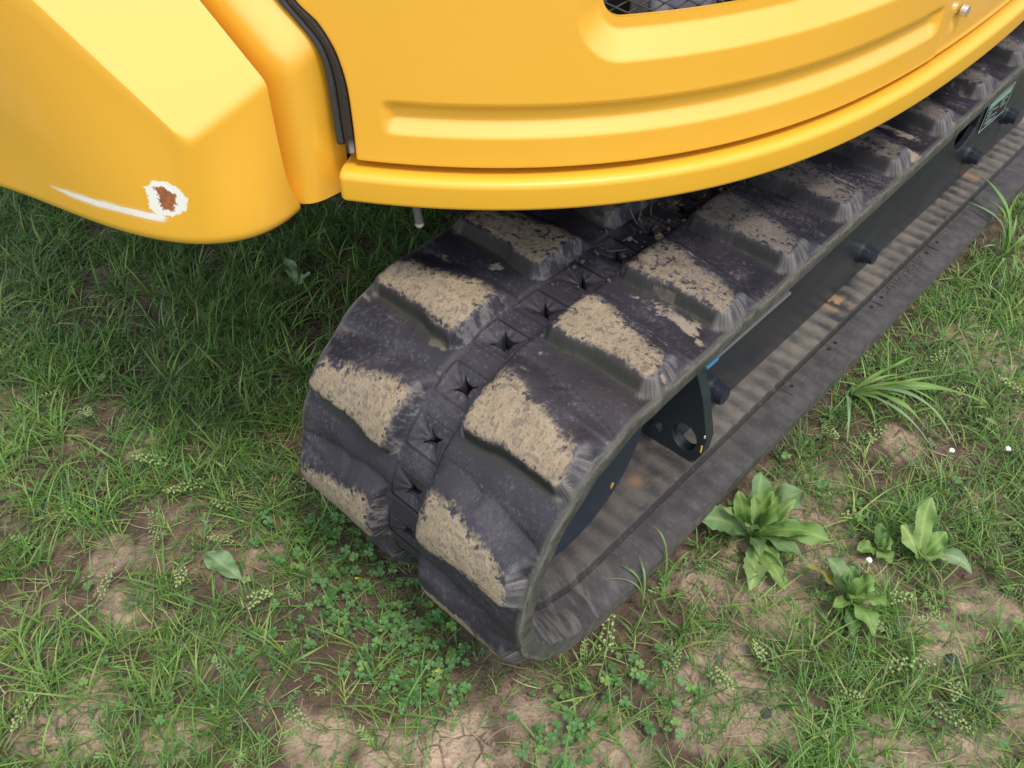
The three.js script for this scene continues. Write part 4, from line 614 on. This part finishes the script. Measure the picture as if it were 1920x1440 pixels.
// pepperweed: slender stems ending in a spike of flat round pods
{
  const podM = leafM(0.36, 0.46, 0.18, 0.6), stemM = leafM(0.22, 0.33, 0.11, 0.6), protos = [];
  const SP = [[-0.525, -0.521], [-0.537, -0.383], [-0.377, -0.227], [-0.412, -0.402], [-0.334, -0.13], [-0.46, -0.526], [-0.299, -0.311], [-0.414, -0.06], [0.255, 0.508], [0.203, 0.574], [0.287, 0.424], [0.300, 0.462], [0.819, 0.278], [0.748, 0.232], [0.785, 0.446], [0.567, 0.238], [0.54, 0.281], [0.751, 0.371], [0.516, 0.536], [0.599, 0.546], [0.088, 0.405], [0.033, 0.334], [0.34, 0.56], [-0.384, -0.357], [-0.317, -0.83], [-0.317, -0.771], [-0.262, -0.834], [-0.282, -0.516], [-0.247, -0.444], [-0.267, -0.369], [0.466, 0.406], [0.174, 0.483], [0.109, 0.485], [-0.04, 0.303], [-0.1, 0.232], [0.95, 0.33], [0.66, 0.62], [0.88, 0.5], [0.26, 0.60], [-0.62, -0.33]];
  const make = (v) => {
    const o = new THREE.Group(), L = [0.065, 0.08, 0.055][v], el = [0.55, 0.4, 0.8][v], pts = []; for (let k = 0; k <= 5; k++) { const t = k / 5; pts.push(new THREE.Vector3(L * t * Math.cos(el) * (1 + 0.2 * t), L * t * Math.sin(el) * (1 - 0.25 * t), 0.006 * Math.sin(t * 3 + v))); }
    const cv = new THREE.CatmullRomCurve3(pts); mesh('stem', new THREE.TubeGeometry(cv, 10, 0.0007, 4), stemM, o);
    const pods = []; for (let k = 0; k < 30; k++) { const t = mix(0.42, 1, k / 30), p = cv.getPoint(t), a = k * 2.4, r = mix(0.0075, 0.0025, (k / 30) * (k / 30)); const g = new THREE.SphereGeometry(0.0021, 6, 4).scale(1, 0.45, 1).rotateX(rr(-0.5, 0.5)).rotateZ(rr(-0.5, 0.5)); g.translate(p.x + 0.003 * Math.cos(a), p.y + r * 0.6 * Math.sin(a) + 0.002, p.z + r * Math.cos(a)); pods.push(g); }
    mesh('seed_pods', mergeGeometries(pods), podM, o);
    for (let k = 0; k < 4; k++) { const p = cv.getPoint(0.08 + 0.09 * k); mesh('leaf', blade(rr(0.012, 0.02), 0.003, k * 2.1, 0.5, 0.8, 0, [p.x, p.y, p.z], 4, 0.5), stemM, o); }
    return o;
  };
  SP.forEach(([x, z], i) => { const v = i % 3; let o; if (protos[v]) o = protos[v].clone(); else o = protos[v] = make(v); o.name = numbered('pepperweed'); o.position.set(x, groundY(x, z), z); o.rotation.set(rr(-0.2, 0.2), rr(0, 6.28), rr(-0.2, 0.25)); o.scale.setScalar(rr(0.8, 1.25)); scene.add(o); tag(o, 'small pepperweed with a pale green spike of round pods among the grass', 'weed', 'pepperweeds scattered in the grass'); });
}
// flowers, stones, fallen bits on the track
{
  const white = mat(C(0.82, 0.82, 0.80), 0.6), stem = leafM(0.1, 0.2, 0.05);
  const flower = (x, z, h, label) => { const o = thing('white_flower', label, 'flower', [x, groundY(x, z), z]); const g = [new THREE.SphereGeometry(0.0046, 12, 8)]; for (let k = 0; k < 40; k++) { const u = rr(-0.2, 1), a = rr(0, 6.28), r = Math.sqrt(1 - u * u); g.push(new THREE.SphereGeometry(0.0016, 5, 4).translate(0.0048 * r * Math.cos(a), 0.0048 * u, 0.0048 * r * Math.sin(a))); } mesh('flower_head', mergeGeometries(g).scale(0.8, 0.8, 0.8).translate(0, h, 0), white, o); mesh('stem', new THREE.CylinderGeometry(0.0007, 0.0009, h, 5).translate(0, h / 2, 0), stem, o); };
  flower(0.618, 0.424, 0.05, 'white flower head standing in the grass right of the wide grass blades'); flower(0.686, 0.492, 0.05, 'white flower head in the grass at the far right edge'); flower(0.300, 0.428, 0.075, 'white flower head standing over the weed with the yellowing leaf');
  const yel = mat(C(0.75, 0.5, 0.03), 0.6);
  [[-0.235, -0.118, 'tiny yellow bud among the clover below the left lugs'], [-0.255, 0.075, 'tiny yellow bud at the lower end of the clover']].forEach(([x, z, l]) => { const o = thing('yellow_bud', l, 'flower', [x, groundY(x, z), z]); mesh('bud', new THREE.SphereGeometry(0.0016, 8, 6).scale(1, 2.6, 1).rotateZ(0.7).translate(0.003, 0.036, 0), yel, o); mesh('stem', new THREE.CylinderGeometry(0.0005, 0.0006, 0.035, 5).translate(0, 0.0175, 0), stem, o); });
  const stone = (x, z, s, label) => { const g = new THREE.IcosahedronGeometry(s, 3), p = g.attributes.position; for (let i = 0; i < p.count; i++) { const k = 0.8 + 0.45 * fbm(p.getX(i) / s * 1.3 + 5 + x * 9, p.getY(i) / s * 1.3 + p.getZ(i) / s, 2); p.setXYZ(i, p.getX(i) * k * 1.2, p.getY(i) * k * 0.7, p.getZ(i) * k); } g.computeVertexNormals(); const o = mesh(numbered('pebble'), g, mat(C(0.055, 0.055, 0.062), 0.85)); o.position.set(x, groundY(x, z) + s * 0.25, z); tag(o, label, 'stone'); };
  stone(0.282, 0.589, 0.009, 'dark pebble on bare soil at the lower right'); stone(0.026, 0.436, 0.007, 'dark pebble half buried in the soil patch below the track'); stone(-0.40, -0.31, 0.005, 'tiny dark pebble among the grass at the left');
  const dl = [[-0.19, 0.004], [-0.235, -0.012], [-0.26, 0.018], [-0.30, 0.0], [-0.275, -0.03], [-0.335, 0.02], [-0.36, -0.012], [-0.22, 0.028], [-0.40, 0.01], [-0.33, -0.028]];
  dl.forEach(([s, z]) => { const a = rr(0, 6.28), L = rr(0.012, 0.02), p = beltPoint(s, z, relief(s, z) + 0.002); const o = mesh(numbered('dry_leaf'), leafGeo([-L / 2 * Math.cos(a), 0, -L / 2 * Math.sin(a)], [L / 2 * Math.cos(a), 0.002, L / 2 * Math.sin(a)], rr(0.007, 0.012), rr(0.002, 0.008), 0.1, rr(-0.4, 0.4)), mat(C(0.17, 0.13, 0.10), 0.9, { side: THREE.DoubleSide })); o.position.set(...p); tag(o, 'small dry brown leaf lying in the middle groove of the track under the body', 'leaf', 'dry leaves on the track'); });
  const lit = mass('plant_litter', 'dry stalks and crumbs caught in the middle of the track under the body', 'litter');
  const gs = blade(0.04, 0.0012, 0, 0.15, 0.3, 0.8, [0, 0.001, 0], 5, 0.3), M = [], K = []; for (let q = 0; q < 60; q++) { const s = rr(-0.75, -0.16), z = rr(-0.045, 0.045), p = beltPoint(s, z, relief(s, z) + 0.002); M.push(place(p[0], p[1], p[2], rr(0, 6.28), rr(-0.2, 0.2), rr(-0.1, 0.4), rr(0.4, 1.2))); const f = rr(0.5, 1.1); K.push(C(0.26 * f, 0.21 * f, 0.13 * f)); }
  instanced('stalks', gs, mat(0xffffff, 0.9, { side: THREE.DoubleSide }), M, K, lit);
  const cg = new THREE.IcosahedronGeometry(0.004, 1), M2 = []; { const p = cg.attributes.position; for (let i = 0; i < p.count; i++) { const k = 0.6 + 0.9 * vn(p.getX(i) * 700 + 9, p.getY(i) * 900 + p.getZ(i) * 500); p.setXYZ(i, p.getX(i) * k * 1.3, p.getY(i) * k * 0.5, p.getZ(i) * k); } } for (let q = 0; q < 160; q++) { const s = rr(-0.8, -0.05), z = rr(-0.04, 0.04), p = beltPoint(s, z, relief(s, z) + 0.0005); M2.push(place(p[0], p[1], p[2], rr(0, 6), rr(0, 3), rr(0, 3), 0.2 + 0.8 * Math.pow(rnd(), 3))); }
  instanced('dirt_crumbs', cg, mat(C(0.10, 0.082, 0.066), 0.95), M2, null, lit);
}

renderer.render(scene, camera);
